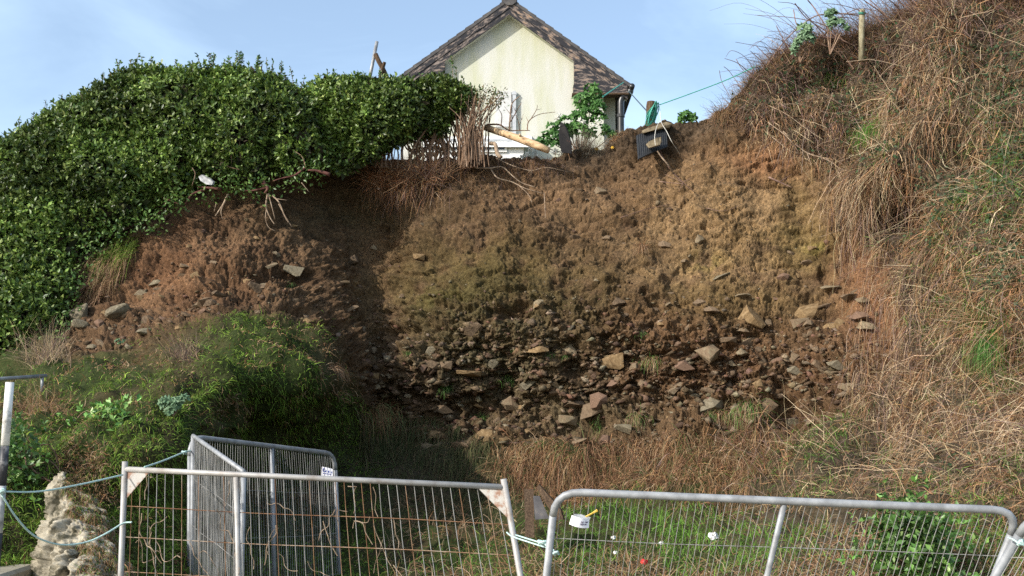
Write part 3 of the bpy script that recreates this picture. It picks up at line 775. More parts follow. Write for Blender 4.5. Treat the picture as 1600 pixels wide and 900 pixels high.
hh = np.interp(xs_, [1165, 1230, 1300, 1420, 1740], [.35, .7, 1.0, 1.1, 1.1])
v3 = strands(p, np.array([-.3, 0, .7]) + RNG.normal(size=p.shape) * .75, RNG.uniform(.3, 1.15, len(q)) * hh, RNG.uniform(.003, .007, len(q)), pal(len(q), PURPLES + BROWNS[:2] + TANS[2:3], jit=.3), 6, RNG.uniform(-.1, .7, len(q)), .22, .4)
v, fc, cv = cat([v1, v2, v3])
stuff(tag(mesh_np('loose_stems', v, fc, M['blade'], col=cv), 'loose bramble and straw stems lying every way over the right thicket and its crest', 'dry vegetation'))

# rusty grass and bracken draped over the low bank under the face
q = rand_in_poly(9000, [(765,692),(900,688),(1000,680),(1130,676),(1240,678),(1260,740),(1180,770),(1000,770),(880,778),(775,785)])
p, n = sample(q[:, 0], q[:, 1])
cw = fbm(np.c_[q * .02, q[:, :1] * 0], 75, 3)
cg = np.where((cw > .04)[:, None], pal(len(q), TANS[1:3] + BROWNS, jit=.3), pal(len(q), [(.20, .10, .05), (.26, .15, .08), (.15, .08, .045), (.34, .22, .12), (.10, .12, .04)], jit=.3))
v, fc, cv = strands(p, n * .8 + RNG.normal(size=p.shape) * .5 + np.array([0, 0, .2]), RNG.uniform(.25, .8, len(q)), RNG.uniform(.006, .014, len(q)), cg, 6, RNG.uniform(1.2, 3, len(q)), .16)
stuff(tag(mesh_np('draped_bracken', v, fc, M['blade'], col=cv), 'rusty dead grass and bracken draped over the low bank at the foot of the face', 'dry vegetation'))

# ivy leaves in the gaps
q = rand_in_poly(16000, SCRUB)
x, y = q[:, 0], q[:, 1]
w = np.clip(gauss(x, y, 1470, 330, 80, 60) + gauss(x, y, 1590, 200, 40, 90) + gauss(x, y, 1590, 420, 40, 60) + .8 * gauss(x, y, 1230, 105, 110, 22) + .7 * gauss(x, y, 1560, 110, 90, 40) + .25 * (x > 1150) * (y < 320) + .5 * gauss(x, y, 1480, 740, 50, 20), 0, 1)
q = q[RNG.random(len(q)) < w]
p, n = sample(q[:, 0], q[:, 1])
p = p + n * RNG.uniform(.02, .22, len(q))[:, None]
cg = pal(len(q), IVY, jit=.3)
v, fc, cv = leaves(p, RNG.normal(size=p.shape) + np.array([0, 0, -.5]), n + RNG.normal(size=p.shape) * .5, RNG.uniform(.05, .09, len(q)), RNG.uniform(.04, .07, len(q)), cg, .1)
stuff(tag(mesh_np('ivy', v, fc, M['blade'], col=cv), 'dark ivy creeping among dead stems on the right bank', 'ivy'))
#SECTION2
# ------------------------------------------------------------------ stones bedded in the cliff
def hull_mesh(name, seed, slab):
    import bmesh
    r = random.Random(seed)
    bm = bmesh.new()
    for i in range(13):
        a = r.uniform(0, 2 * math.pi); z = r.uniform(-1, 1)
        k = r.uniform(.75, 1.0)
        rr_ = math.sqrt(max(0, 1 - abs(z) ** 2.5))
        bm.verts.new((math.cos(a) * rr_ * k, math.sin(a) * rr_ * k * .8, z * k * slab))
    g = bmesh.ops.convex_hull(bm, input=bm.verts)
    for v_ in [e for e in g['geom_interior'] if isinstance(e, bmesh.types.BMVert)]:
        bm.verts.remove(v_)
    bmesh.ops.recalc_face_normals(bm, faces=bm.faces)
    me = bpy.data.meshes.new(name)
    bm.to_mesh(me); bm.free()
    return me

STONE_ME = [hull_mesh('stone', 100 + i, (.35, .5, .65, .8)[i % 4]) for i in range(14)]
for me in STONE_ME:
    me.materials.append(M['stone'])
STONE_OCH = [m_.copy() for m_ in STONE_ME[:6]]
for me in STONE_OCH:
    me.materials.clear(); me.materials.append(M['ochre_stone'])
STONE_GRY = [m_.copy() for m_ in STONE_ME[4:10]]
for me in STONE_GRY:
    me.materials.clear(); me.materials.append(M['grey_stone'])
STONE_PNK = [m_.copy() for m_ in STONE_ME[7:12]]
for me in STONE_PNK:
    me.materials.clear(); me.materials.append(M['pink_stone'])

cliff = TERR['cliff']
def put_stone(x, y, w_px, h_px, rot, me, off=.15, parent=cliff, name='stone'):
    p, n = S1(x, y)
    k = p.y / F_PX
    a, b = w_px * .5 * k, h_px * .5 * k
    o = bpy.data.objects.new(name, me)
    COL.objects.link(o)
    o.parent = parent
    sx, sz = me_ext(me)
    o.scale = (a / sx, max(a, b) * .9, b / sz)
    o.rotation_euler = (random.uniform(-.3, .3), -math.radians(rot), random.uniform(-.4, .4))
    o.location = p + n * (min(a, b) * off) + Vector((0, 0, 0))
    return o
_ext = {}
def me_ext(me):
    if me.name not in _ext:
        c_ = np.array([v_.co[:] for v_ in me.vertices])
        _ext[me.name] = (np.abs(c_[:, 0]).max(), np.abs(c_[:, 2]).max())
    return _ext[me.name]

NAMED = [  # px, py, width, height, tilt up to the right, colour
 (655,398,22,13,-10,'o'),(462,420,34,17,-8,'g'),(1130,437,36,9,20,'g'),(1222,438,24,15,25,'p'),(1265,490,34,40,-70,'o'),(1175,497,44,30,-25,'o'),(1310,505,18,20,40,'o'),
 (1072,573,30,18,0,'p'),(1187,605,24,20,-35,'o'),(1225,636,28,26,-20,'g'),(1108,638,52,28,38,'g'),(1195,630,34,34,50,'s'),(1040,384,26,12,-15,'s'),(1092,381,14,16,0,'s'),
 (672,547,14,24,-70,'g'),(665,572,16,18,10,'p'),(808,545,22,10,-5,'s'),(845,545,36,10,0,'o'),(735,582,44,10,-5,'o'),(830,598,34,20,10,'g'),(795,628,34,22,-30,'s'),(770,566,16,14,20,'g'),(852,590,18,12,0,'o'),
 (900,640,40,12,5,'s'),(925,650,36,22,20,'s'),(940,640,30,26,40,'p'),(870,615,24,12,5,'s'),(990,575,20,12,20,'s'),(1020,480,30,10,0,'s'),(1110,488,26,10,-5,'s'),(1160,468,24,8,5,'s'),(1240,575,26,16,0,'g'),(1305,570,34,20,-8,'g'),(1395,525,24,20,0,'g'),
 (1290,470,30,12,10,'s'),(1330,465,34,14,0,'s'),(1345,500,30,14,5,'p'),(1300,450,34,9,4,'s'),(1260,410,18,12,10,'s'),(1235,393,16,8,-25,'s'),(1247,428,14,12,0,'o'),(1320,600,26,14,0,'s'),(1215,560,30,11,10,'p'),(1140,530,28,12,0,'s'),(1060,610,26,14,20,'s'),
 (690,640,30,14,0,'s'),(760,675,40,18,-5,'o'),(680,680,34,14,0,'o'),(720,700,30,12,0,'s'),(977,672,14,30,80,'g'),(905,690,30,12,5,'s'),(945,685,26,20,10,'p'),(1085,620,20,10,0,'g'),(1010,635,24,12,10,'s'),(580,560,14,10,0,'g'),(545,528,20,12,0,'g'),(620,545,18,12,0,'s'),
 (240,435,24,9,5,'g'),(245,447,18,7,0,'s'),(285,428,22,9,-4,'s'),(308,438,14,10,30,'o'),(290,418,18,7,-4,'s'),(355,452,14,10,20,'o'),(400,450,26,14,-20,'s'),(330,480,22,10,10,'s'),(345,470,24,10,0,'s'),(425,413,20,8,12,'s'),(520,455,18,9,0,'s'),(385,430,16,8,20,'o'),
 (215,458,10,8,0,'o'),(253,466,10,8,0,'o'),(292,378,9,7,0,'o'),(250,495,18,9,0,'p'),(320,500,12,10,0,'p'),(108,540,10,8,0,'o'),(230,502,22,14,20,'s'),(405,297,14,9,0,'o'),(400,368,16,6,-5,'o'),(333,305,9,7,0,'o'),(1185,540,20,10,0,'s'),(1370,560,20,16,0,'p'),(1350,470,28,10,0,'s'),(960,600,24,12,15,'p'),(1005,600,18,10,0,'s')]
nst = 0
for (x, y, w_, h_, rot, k) in NAMED:
    lib = {'o': STONE_OCH, 'g': STONE_GRY, 'p': STONE_PNK, 's': STONE_ME}[k]
    put_stone(x, y, w_ * 1.1, h_ * 1.15, rot, random.choice(lib), .30 if w_ >= 18 else .12); nst += 1
q = rand_in_poly(6000, CLIFF)
wt = .03 + .97 * sstep(400, 600, q[:, 1]) + .45 * gauss(q[:, 0], q[:, 1], 380, 450, 150, 60) + .35 * gauss(q[:, 0], q[:, 1], 1330, 470, 110, 60)
q = q[RNG.random(len(q)) < wt * .5]
for (x, y) in q[:300 - nst]:
    w_ = min(44, random.lognormvariate(2.6, .5) + 3)
    put_stone(x, y, w_, w_ * random.uniform(.35, .75), random.gauss(4, 18), random.choice(STONE_ME if random.random() < .82 else (STONE_PNK if random.random() < .25 else STONE_OCH)), random.uniform(-.30, .10))
# the small rubble, one part
q = np.concatenate([q[300 - nst:], rand_in_poly(8000, CLIFF)])
wt = np.clip(.16 + .84 * sstep(420, 560, q[:, 1]) + .6 * gauss(q[:, 0], q[:, 1], 350, 430, 200, 80), 0, 1)
q = q[RNG.random(len(q)) < wt]
p, n = sample(q[:, 0], q[:, 1])
octa = np.array([(1, 0, .1), (.2, 1, 0), (-1, .1, -.1), (-.1, -1, .1), (.15, .1, .9), (-.1, 0, -.9)])
of = np.array([(0, 1, 4), (1, 2, 4), (2, 3, 4), (3, 0, 4), (1, 0, 5), (2, 1, 5), (3, 2, 5), (0, 3, 5)])
m_ = len(q)
size = (np.exp(RNG.normal(.4, .7, m_)) * 1.6 * (.5 + .9 * sstep(440, 580, q[:, 1]))).clip(.8, 10) * p[:, 1] / F_PX
sc3 = np.stack([size, size, size * RNG.uniform(.4, .8, m_)], 1)
lo = octa[None] * sc3[:, None] * (1 + .35 * (RNG.random((m_, 6, 3)) - .5) * 2)
an = RNG.normal(0, .4, m_); az = RNG.uniform(0, 6.28, m_)
x1 = lo[..., 0] * np.cos(az)[:, None] - lo[..., 1] * np.sin(az)[:, None]
y1 = lo[..., 0] * np.sin(az)[:, None] + lo[..., 1] * np.cos(az)[:, None]
x2 = x1 * np.cos(an)[:, None] - lo[..., 2] * np.sin(an)[:, None]
z2 = x1 * np.sin(an)[:, None] + lo[..., 2] * np.cos(an)[:, None]
v = np.stack([x2, y1, z2], -1) + (p + n * size[:, None] * np.where(size > .045, -.15, .15)[:, None])[:, None]
cc_ = pal(m_, [(.13, .088, .055), (.10, .067, .045), (.16, .118, .075), (.20, .16, .11), (.15, .09, .06)], jit=.3)
o = stuff(mesh_np('rubble', v.reshape(-1, 3), (of[None] + (np.arange(m_) * 6)[:, None, None]).reshape(-1, 3), M['soil'], cliff, np.repeat(cc_, 6, 0)))

# loose boulders at the left foot of the face
def boulder(x, y, w_, h_, rot, mat, label, seed, slab=.6, off=.5):
    me = hull_mesh('boulder', seed, slab)
    import bmesh
    bm = bmesh.new(); bm.from_mesh(me)
    bmesh.ops.bevel(bm, geom=bm.edges[:], offset=.06, segments=1, affect='EDGES')
    bm.to_mesh(me); bm.free()
    me.materials.append(mat)
    o = put_stone(x, y, w_, h_, rot, me, off, None, 'boulder')
    return tag(o, label, 'rock', 'loose rocks at the left foot of the cliff')
boulder(131, 502, 38, 32, 30, M['grey_stone'], 'big grey angular rock leftmost of the loose pile beside the hedge', 1)
boulder(190, 505, 44, 26, 8, M['grey_stone'], 'flat grey slab leaning right of the pink rocks', 2, .45)
boulder(158, 516, 19, 17, 0, M['pink_stone'], 'rounded pink rock between the grey boulder and the grey slab', 3, .9)
boulder(147, 515, 12, 14, 0, M['pink_stone'], 'small reddish rock touching the left side of the rounded pink rock', 4, .9)
boulder(132, 524, 30, 16, -12, M['grey_stone'], 'dark grey rock directly beneath the big angular rock', 5, .5)
boulder(143, 534, 22, 8, -4, M['grey_stone'], 'thin pale slab lying lowest in the loose pile', 6, .4)
boulder(232, 530, 29, 13, 4, M['grey_stone'], 'pale flat rock lying alone at the top edge of the grass', 7, .5)
boulder(170, 503, 16, 18, 20, M['ochre_stone'], 'small buff rock tucked behind the rounded pink one', 8, .7)
boulder(203, 544, 15, 12, 0, M['grey_stone'], 'small bluish grey rock just left of the flat one in the grass', 9, .7)

# ------------------------------------------------------------------ rock outcrop by the left fence
def outcrop():
    poly = [(45,905),(52,860),(62,830),(66,795),(72,770),(80,752),(96,738),(108,742),(116,760),(122,800),(132,860),(150,905)]
    nx, ny = 110, 150
    ux = np.linspace(-1, 1, nx); vy = np.linspace(0, 1, ny)
    LX = np.interp(vy, [0, .12, .25, .5, .75, 1], [94, 76, 68, 62, 52, 44]); RX = np.interp(vy, [0, .12, .25, .5, .75, 1], [102, 118, 138, 172, 186, 200])
    yy = 736 + 190 * vy
    X = (LX + RX)[:, None] / 2 + (RX - LX)[:, None] / 2 * np.sin(ux * math.pi / 2)[None]
    Y = np.repeat(yy[:, None], nx, 1)
    D = 12.0 - 1.1 * vy[:, None] - .75 * np.cos(ux * math.pi / 2)[None] * (0.25 + vy[:, None])
    P = U(X, Y, D).reshape(-1, 3)
    nrm = np.stack([np.sin(ux * 1.4)[None] + 0 * Y, -np.cos(ux * 1.2)[None] + 0 * Y, .25 + 0 * Y], -1).reshape(-1, 3)
    a, b, c_ = worley(P * np.array([2.6, 2.6, 1.6]) + fbm(P * 2, 81, 3)[:, None] * 1.5, 82)
    e, g, h_ = worley(P * 7 + fbm(P * 4, 84, 2)[:, None], 83)
    d = fbm(P * np.array([1.6, 1.6, 1.1]), 86, 3) * .42 + fbm(P * np.array([5, 5, 3]), 88, 5, .65) * .36 + fbm(P * 16, 92, 4, .65) * .06 + facet(P * np.array([3.2, 3.2, 2.2]) + fbm(P * 2.2, 87, 3)[:, None] * 1.2, 93) * .06 - np.exp(-(fbm(P * np.array([2.2, 2.2, 1.1]), 91, 4, .6) / .035) ** 2) * .13
    P = P + unit(nrm) * d[:, None]
    i = np.arange(nx * ny).reshape(ny, nx)
    qd = np.stack([i[:-1, :-1], i[1:, :-1], i[1:, 1:], i[:-1, 1:]], -1).reshape(-1, 4)
    o = mesh_np('rock_outcrop', P, qd, M['limestone'])
    return tag(o, 'pale craggy rock outcrop rising beside the left end of the mesh fence', 'rock'), P.reshape(ny, nx, 3)
oc, OCP = outcrop()
# turf growing on the outcrop's ledges
q = RNG.random((11000, 2))
q = np.stack([.40 + .60 * q[:, 0], .06 + .88 * q[:, 1]], 1)
led = fbm(np.c_[q * np.array([5, 9]), q[:, :1] * 0], 90, 3) + .5
q = q[led > .64 - .42 * sstep(.42, .66, q[:, 0])]
p = OCP[(q[:, 1] * 149).astype(int), (q[:, 0] * 109).astype(int)]
cg = pal(len(q), BROWNS + TANS[1:3] + GREENS[:2] + [(.10, .11, .03)])
v, fc, cv = strands(p, np.array([.1, -.7, .5]) + RNG.normal(size=p.shape) * .5, RNG.uniform(.04, .13, len(q)), RNG.uniform(.004, .008, len(q)), cg, 4, RNG.uniform(.8, 2.4, len(q)), .2)
stuff(mesh_np('ledge_grass', v, fc, M['blade'], oc, cv))

# ------------------------------------------------------------------ evergreen hedges
def blob_fill(poly, n, depth, rmax=62, rmin=16, inset=0):
    q = rand_in_poly(n * 4, poly)
    d = -sd_poly(q[:, 0], q[:, 1], poly) - inset
    out = []
    for (x, y), r in sorted(zip(q.tolist(), d.tolist()), key=lambda t: -t[1]):
        r = min(r, rmax) * random.uniform(.85, 1.0)
        if r < rmin or len(out) >= n:
            continue
        if any((x - a) ** 2 + (y - b) ** 2 < (0.45 * min(r, s)) ** 2 for a, b, s in out):
            continue
        out.append((x, y, r))
    B = np.array(out)
    D = depth(B[:, 0], B[:, 1]) + RNG.uniform(-.25, .25, len(B))
    return U(B[:, 0], B[:, 1], D), B[:, 2] * D / F_PX

def hedge_leaves(cen, rad, n, L=(.06, .12), cols=None, scatter=0.0):
    w = rad ** 2 / (rad ** 2).sum()
    k = RNG.choice(len(cen), n, p=w)
    u = unit(RNG.normal(size=(n, 3)))
    u[:, 1] = np.where(RNG.random(n) < .8, -np.abs(u[:, 1]), u[:, 1])
    wob = 1 + .60 * fbm(cen[k] * .8 + u * 3.2, 95, 3) * 2
    rr_ = rad[k] * wob * (1 - np.abs(RNG.normal(0, .13, n)))
    P = cen[k] + u * rr_[:, None]
    keep = np.ones(n, bool)
    for c_, r_ in zip(cen, rad):
        keep &= ~(((P - c_) ** 2).sum(1) < (r_ * .74) ** 2)
    P, u = P[keep], u[keep]
    P = P + RNG.normal(size=P.shape) * scatter
    # each point is a shoot tip carrying a whorl of leaves
    m_ = 5
    sh = unit(u * .6 + np.array([0, 0, .55]) + RNG.normal(size=u.shape) * .45)
    Pm = np.repeat(P, m_, 0) + np.repeat(sh, m_, 0) * RNG.uniform(-.06, .03, (len(P) * m_, 1))
    ax = unit(np.repeat(sh, m_, 0) * .55 + RNG.normal(size=Pm.shape) * .75)
    nr = unit(np.repeat(sh, m_, 0) + RNG.normal(size=Pm.shape) * .35)
    cl = np.repeat(fbm(P * 1.3, 97, 4), m_) * 2.2
    base = pal(len(Pm), cols or [(.078, .126, .024), (.108, .168, .032), (.145, .215, .042), (.048, .085, .020), (.23, .29, .085)], [3, 3, 2, 2, 1], .3)
    base = base * (1 + cl[:, None]).clip(.5, 1.6)
    Ln = RNG.uniform(*L, len(Pm))
    return leaves(Pm, ax, nr, Ln, Ln * .5, base, .18)

def branches(cen, rad, root, n, r0, name, parent, mat):
    mb = MB()
    for i in range(n):
        k = random.randrange(len(cen))
        e = Vector(cen[k].tolist()) + Vector((random.gauss(0, .3), random.gauss(0, .3) - .1, random.gauss(0, .3))) * float(rad[k])
        s = Vector(root) + Vector((random.uniform(-.6, .6), random.uniform(-.1, .4), random.uniform(-.1, .1)))
        m1 = s.lerp(e, .4) + Vector((random.gauss(0, .15), 0, random.gauss(0, .15)))
        m2 = s.lerp(e, .75) + Vector((random.gauss(0, .15), 0, random.gauss(0, .15)))
        pts = spline([s, m1, m2, e], 3)
        mb.tube(pts, [r0 * (1 - .8 * j / (len(pts) - 1)) for j in range(len(pts))], 4)
    return mb.build(name, mat, parent)

H1 = [(-90,300),(-20,232),(40,200),(90,162),(148,133),(155,120),(215,103),(300,108),(360,100),(440,116),(478,135),(500,200),(505,262),(440,268),(405,286),(350,280),(300,302),(235,333),(150,373),(114,405),(112,470),(80,535),(50,572),(0,582),(-90,588)]
dep1 = lambda x, y: np.interp(y, [100, 250, 330, 450, 590], [20.9, 20.2, 19.7, 18.9, 17.6])
h1 = thing('evergreen_hedge', 'large rounded glossy green hedge spilling over the left of the cliff', 'hedge', V(120, 420, 20.2), 'evergreen hedges along the cliff top')
cen, rad = blob_fill(H1, 170, dep1, 58, 9)
v, fc, cv = hedge_leaves(cen, rad, 52000)
stuff(mesh_np('foliage', v, fc, M['hedge_leaf'], h1, cv))
branches(cen, rad, V(300, 290, 20.6), 40, .035, 'branch', h1, M['stem'])
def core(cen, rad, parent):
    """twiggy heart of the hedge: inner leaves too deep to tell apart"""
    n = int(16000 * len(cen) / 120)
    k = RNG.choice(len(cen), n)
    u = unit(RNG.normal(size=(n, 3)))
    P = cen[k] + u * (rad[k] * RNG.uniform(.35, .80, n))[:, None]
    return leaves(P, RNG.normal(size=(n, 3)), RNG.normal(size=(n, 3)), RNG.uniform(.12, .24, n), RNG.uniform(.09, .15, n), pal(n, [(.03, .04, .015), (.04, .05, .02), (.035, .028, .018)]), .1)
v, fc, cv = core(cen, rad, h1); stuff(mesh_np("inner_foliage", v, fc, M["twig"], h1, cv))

H2 = [(460,150),(500,122),(560,116),(600,122),(650,122),(668,160),(652,210),(620,230),(575,255),(540,278),(520,268),(490,256),(470,200)]
h2 = thing('evergreen_hedge', 'dense upright green hedge section between the big rounded hedge and the house gable', 'hedge', V(560, 250, 21.3), 'evergreen hedges along the cliff top')
cen, rad = blob_fill(H2, 60, lambda x, y: np.interp(y, [110, 280], [21.2, 20.8]), 45, 9)
v, fc, cv = hedge_leaves(cen, rad, 15000)
stuff(mesh_np('foliage', v, fc, M['hedge_leaf'], h2, cv))
branches(cen, rad, V(560, 255, 21.5), 25, .03, 'branch', h2, M['stem'])
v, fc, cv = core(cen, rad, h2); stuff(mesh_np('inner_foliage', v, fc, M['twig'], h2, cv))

H3 = [(630,124),(700,116),(728,134),(765,142),(788,150),(782,160),(745,165),(715,185),(695,212),(660,222),(640,228),(636,190),(640,160)]
h3 = thing('evergreen_hedge', 'thin ragged green hedge end below the left eaves beside the bare stems', 'hedge', V(670, 240, 21.4), 'evergreen hedges along the cliff top')
cen, rad = blob_fill(H3, 30, lambda x, y: 21.4 + 0 * x, 34, 7, 2)
v, fc, cv = hedge_leaves(cen, rad, 9000)
stuff(mesh_np('foliage', v, fc, M['hedge_leaf'], h3, cv))
branches(cen, rad, V(680, 250, 21.5), 40, .02, 'branch', h3, M['stem'])

# sprigs standing out of the hedge tops
def sprigs(parent, spots, D):
    tw = MB(); lv = []
    for (x, y, h_) in spots:
        b = V(x, y + 8, D); L = h_ * D / F_PX
        e = b + Vector((random.uniform(-.25, .25) * L, random.uniform(-.1, .1), L * 1.2))
        pts = spline([b, b.lerp(e, .5) + Vector((random.uniform(-.03, .03), 0, 0)), e], 3)
        tw.tube(pts, .005, 3)
        k = max(6, int(h_ * .8))
        t = RNG.random(k) ** .6
        P = np.array([(b.lerp(e, float(s)))[:] for s in t])
        a = RNG.normal(size=(k, 3)) * .8 + np.array([0, 0, .5])
        ln = RNG.uniform(.045, .08, k)
        lv.append(leaves(P, a, RNG.normal(size=(k, 3)) + np.array([0, 0, 1.0]), ln, ln * .5, pal(k, [(.05, .11, .02), (.08, .16, .035)]), .15))
    stuff(tw.build('shoots', M['stem'], parent))
    v, f, c_ = cat(lv)
    stuff(mesh_np('shoot_leaves', v, f, M['hedge_leaf'], parent, c_))
sp = []
hx = np.array([q_[0] for q_ in H1[:11]]); hy = np.array([q_[1] for q_ in H1[:11]])
for i in range(140):
    x = random.uniform(-20, 470); sp.append((x, float(np.interp(x, hx, hy)) + 6, random.choice([10, 12, 14, 18, 24, 30])))
sprigs(h1, sp, 20.8)
sprigs(h2, [(random.uniform(480, 650), 124 + random.uniform(0, 8), random.choice([10, 12, 16, 22])) for i in range(30)], 21.2)
sprigs(h3, [(708, 118, 32), (714, 122, 20), (690, 122, 14), (725, 130, 18), (736, 136, 14), (670, 124, 12), (655, 126, 14), (750, 142, 14), (775, 148, 12), (700, 122, 14)], 21.3)

# drooping sprays along the ragged lower edge, dark bare stems under the thin end
lv = []
for (x, y) in [(130,385),(160,372),(185,362),(215,345),(240,335),(262,322),(285,310),(330,288),(352,290),(375,292),(395,290),(415,282),(440,272),(470,266),(500,266),(112,420),(114,450),(105,480),(95,510),(85,530),(70,560)]:
    for t in range(5):
        c0 = U(x + random.gauss(0, 9), y + random.gauss(2, 7), float(dep1(0, y)) - .25)
        k = 16; ln = RNG.uniform(.06, .10, k)
        lv.append(leaves(c0 + RNG.normal(size=(k, 3)) * np.array([.10, .08, .12]), RNG.normal(size=(k, 3)) + np.array([0, -.3, .2]), RNG.normal(size=(k, 3)) + np.array([0, -.5, .8]), ln, ln * .5, pal(k, [(.048, .098, .020), (.092, .165, .034), (.12, .2, .05)]), .18))
v, fc, cv = cat(lv); stuff(mesh_np('edge_foliage', v, fc, M['hedge_leaf'], h1, cv))
for i in range(46):
    x = random.uniform(560, 730); D = 21.3 + random.uniform(-.2, .5)
    MB().tube(spline([V(x, 262, D), V(x + random.gauss(0, 6), 235, D), V(x + random.gauss(0, 16), random.uniform(170, 215), D)], 3), random.choice([.01, .014, .02]), 4).build('stem', M['stem'], h3)

# roots exposed under the large hedge
def root(parent, pts, r, mat, D=None, name='root'):
    P = []
    for (x, y) in pts:
        s, n_ = S1(x, y)
        d = min(s.y - .14, D) if D else s.y - .14
        P.append(V(x, y, d))
    pp = spline(wobble(P, .015), 5)
    mb = MB().tube(pp, [r * (1 - .65 * i / (len(pp) - 1)) for i in range(len(pp))], 6)
    return mb.build(name, mat, parent, True)
for pts, r, m_ in [([(320,296),(300,304),(290,318),(275,316),(262,312),(255,325),(245,335)], .024, 'root_red'), ([(345,297),(320,294),(310,292)], .032, 'root_red'), ([(262,312),(254,308)], .03, 'root_red'),
    ([(418,292),(395,298),(375,298)], .026, 'root_red'), ([(412,285),(418,294),(412,302)], .042, 'root_red'), ([(478,262),(460,274),(440,280),(425,284)], .024, 'root_red'), ([(515,272),(495,268),(480,265)], .04, 'root_red')]:
    root(h1, pts, r, M[m_], 19.7)
for pts, r in [([(356,302),(350,318),(340,330),(337,337)], .03), ([(350,318),(345,332),(348,342)], .018), ([(419,302),(416,322),(422,340),(428,350)], .025), ([(421,303),(424,320),(430,342)], .02), ([(424,304),(436,318),(444,338),(450,348)], .022), ([(436,318),(446,340),(456,356)], .014), ([(416,322),(414,340),(420,356),(430,362)], .014), ([(337,318),(334,330)], .012), ([(258,325),(257,346)], .012), ([(472,285),(482,300)], .012), ([(432,310),(448,312)], .012)]:
    root(h1, pts, r * .75, M['root'], 19.75)

# pale stems showing in the hedge front
for pts in [[(376,250),(374,225),(377,215)], [(362,255),(360,240),(350,222)], [(375,265),(362,262),(352,258)], [(478,262),(472,245),(460,236)], [(300,290),(305,272),(300,262)]]:
    P = [V(x, y, 19.75) for x, y in pts]
    MB().tube(spline(P, 4), .008, 5).build('stem', M['stem'], h1, True)

# ------------------------------------------------------------------ cut bare shrub at the hedge end
def many_tubes(parent, name, specs, mat, sides=5):
    for pts, r in specs:
        pp = spline(pts, 4)
        MB().tube(pp, [r * (1 - .6 * i / (len(pp) - 1)) for i in range(len(pp))], sides).build(name, mat, parent)
cs = thing('bare_shrub', 'clipped bare brown shrub fanning upward at the right end of the hedge', 'shrub', V(735, 250, 21.3))
sp = []
for i in range(100):
    x1 = random.uniform(695, 788); y1 = random.uniform(138, 170) + max(0, 715 - x1) * .8
    x0 = 735 + random.gauss(0, 14) ; D = 21.2 + random.uniform(-.25, .25)
    xm = x0 + (x1 - x0) * random.uniform(.15, .4); ym = 205 + random.uniform(-14, 14)
    sp.append(([V(x0, 256 + random.uniform(-6, 8), D), V(xm, ym, D + random.uniform(-.1, .1)), V(x1, y1, D + random.uniform(-.15, .15))], random.choice([.006, .008, .011, .015, .019])))
sp.append(([V(735, 330, 21.0), V(738, 250, 21.05), V(741, 160, 21.1)][1:] + [V(744, 150, 21.1)], .036))
many_tubes(cs, 'stem', sp, M['stem'])
lv = []
for i in range(60):
    x = random.uniform(738, 790); P0_ = U(x, random.uniform(138, 165), 21.2 + random.uniform(-.2, .2))[None]
    k = 7
    ln = RNG.uniform(.04, .07, k)
    lv.append(leaves(np.repeat(P0_, k, 0) + RNG.normal(size=(k, 3)) * .05, RNG.normal(size=(k, 3)), RNG.normal(size=(k, 3)), ln, ln * .5, pal(k, [(.07, .09, .02), (.16, .13, .05), (.05, .09, .02), (.2, .14, .07)]), .15))
v, fc, cv = cat(lv); stuff(mesh_np('foliage', v, fc, M['hedge_leaf'], cs, cv))

# low leafless branch in front of the house wall
lb = thing('leafless_branch', 'thin dark leafless branch lying level with twigs rising before the house wall', 'branch', V(800, 214, 21.4))
D = 21.3
br = lambda pts, r: ([V(x, y, D + random.uniform(-.05, .05)) for x, y in pts], r)
many_tubes(lb, 'twig', [br([(760,195),(780,195),(795,204),(806,204),(828,204)], .022), br([(796,203),(797,185),(800,162),(812,150)], .022), br([(798,190),(808,172),(815,160)], .012), br([(783,195),(784,180),(779,170)], .012), br([(812,204),(810,190),(806,178),(806,168)], .010),
    br([(824,204),(825,192),(832,184),(845,178),(868,175)], .013), br([(826,192),(822,182)], .008), br([(828,188),(838,172),(840,164)], .009), br([(812,195),(818,178)], .007), br([(838,172),(846,170)], .006), br([(806,175),(801,165)], .006), br([(797,178),(788,166)], .007)], M['stem'])

# fallen, peeled log
lg = thing('log', 'pale peeled log lying slanted in front of the house with bark patches', 'log', V(810, 215, 21.0))
pp = [V(758, 199, 21.5), V(785, 208, 21.3), V(812, 217, 21.1), V(838, 227, 20.95), V(857, 235, 20.85)]
MB().tube(pp, [.065, .07, .075, .078, .066], 12).build('trunk', M['bark_peel'], lg, True)
MB().tube([V(813, 213, 21.05), V(812, 210, 20.98)], [.03, .02], 7).build('branch_stub', M['bark_peel'], lg, True)
rt = tag(MB().tube(spline([V(766, 224, 21.2), V(774, 226, 21.1), V(777, 240, 21.0), V(783, 246, 20.95)], 5), [.04] * 16, 7).build('bent_branch', M['root'], None, True), 'short pale bent branch hanging below the log', 'branch')

# charred leaning board
mb = MB()
L_ = [(876,190,21.6),(881,193,21.55),(887,204,21.5),(892,222,21.4),(893,240,21.3),(877,238,21.3),(873,216,21.45),(874,200,21.55)]
mb.prism([V(*a) for a in L_], (.02, .10, .02))
tag(mb.build('charred_board', M['charred'], None), 'blackened curled board standing by the mallow at the cliff edge', 'board')

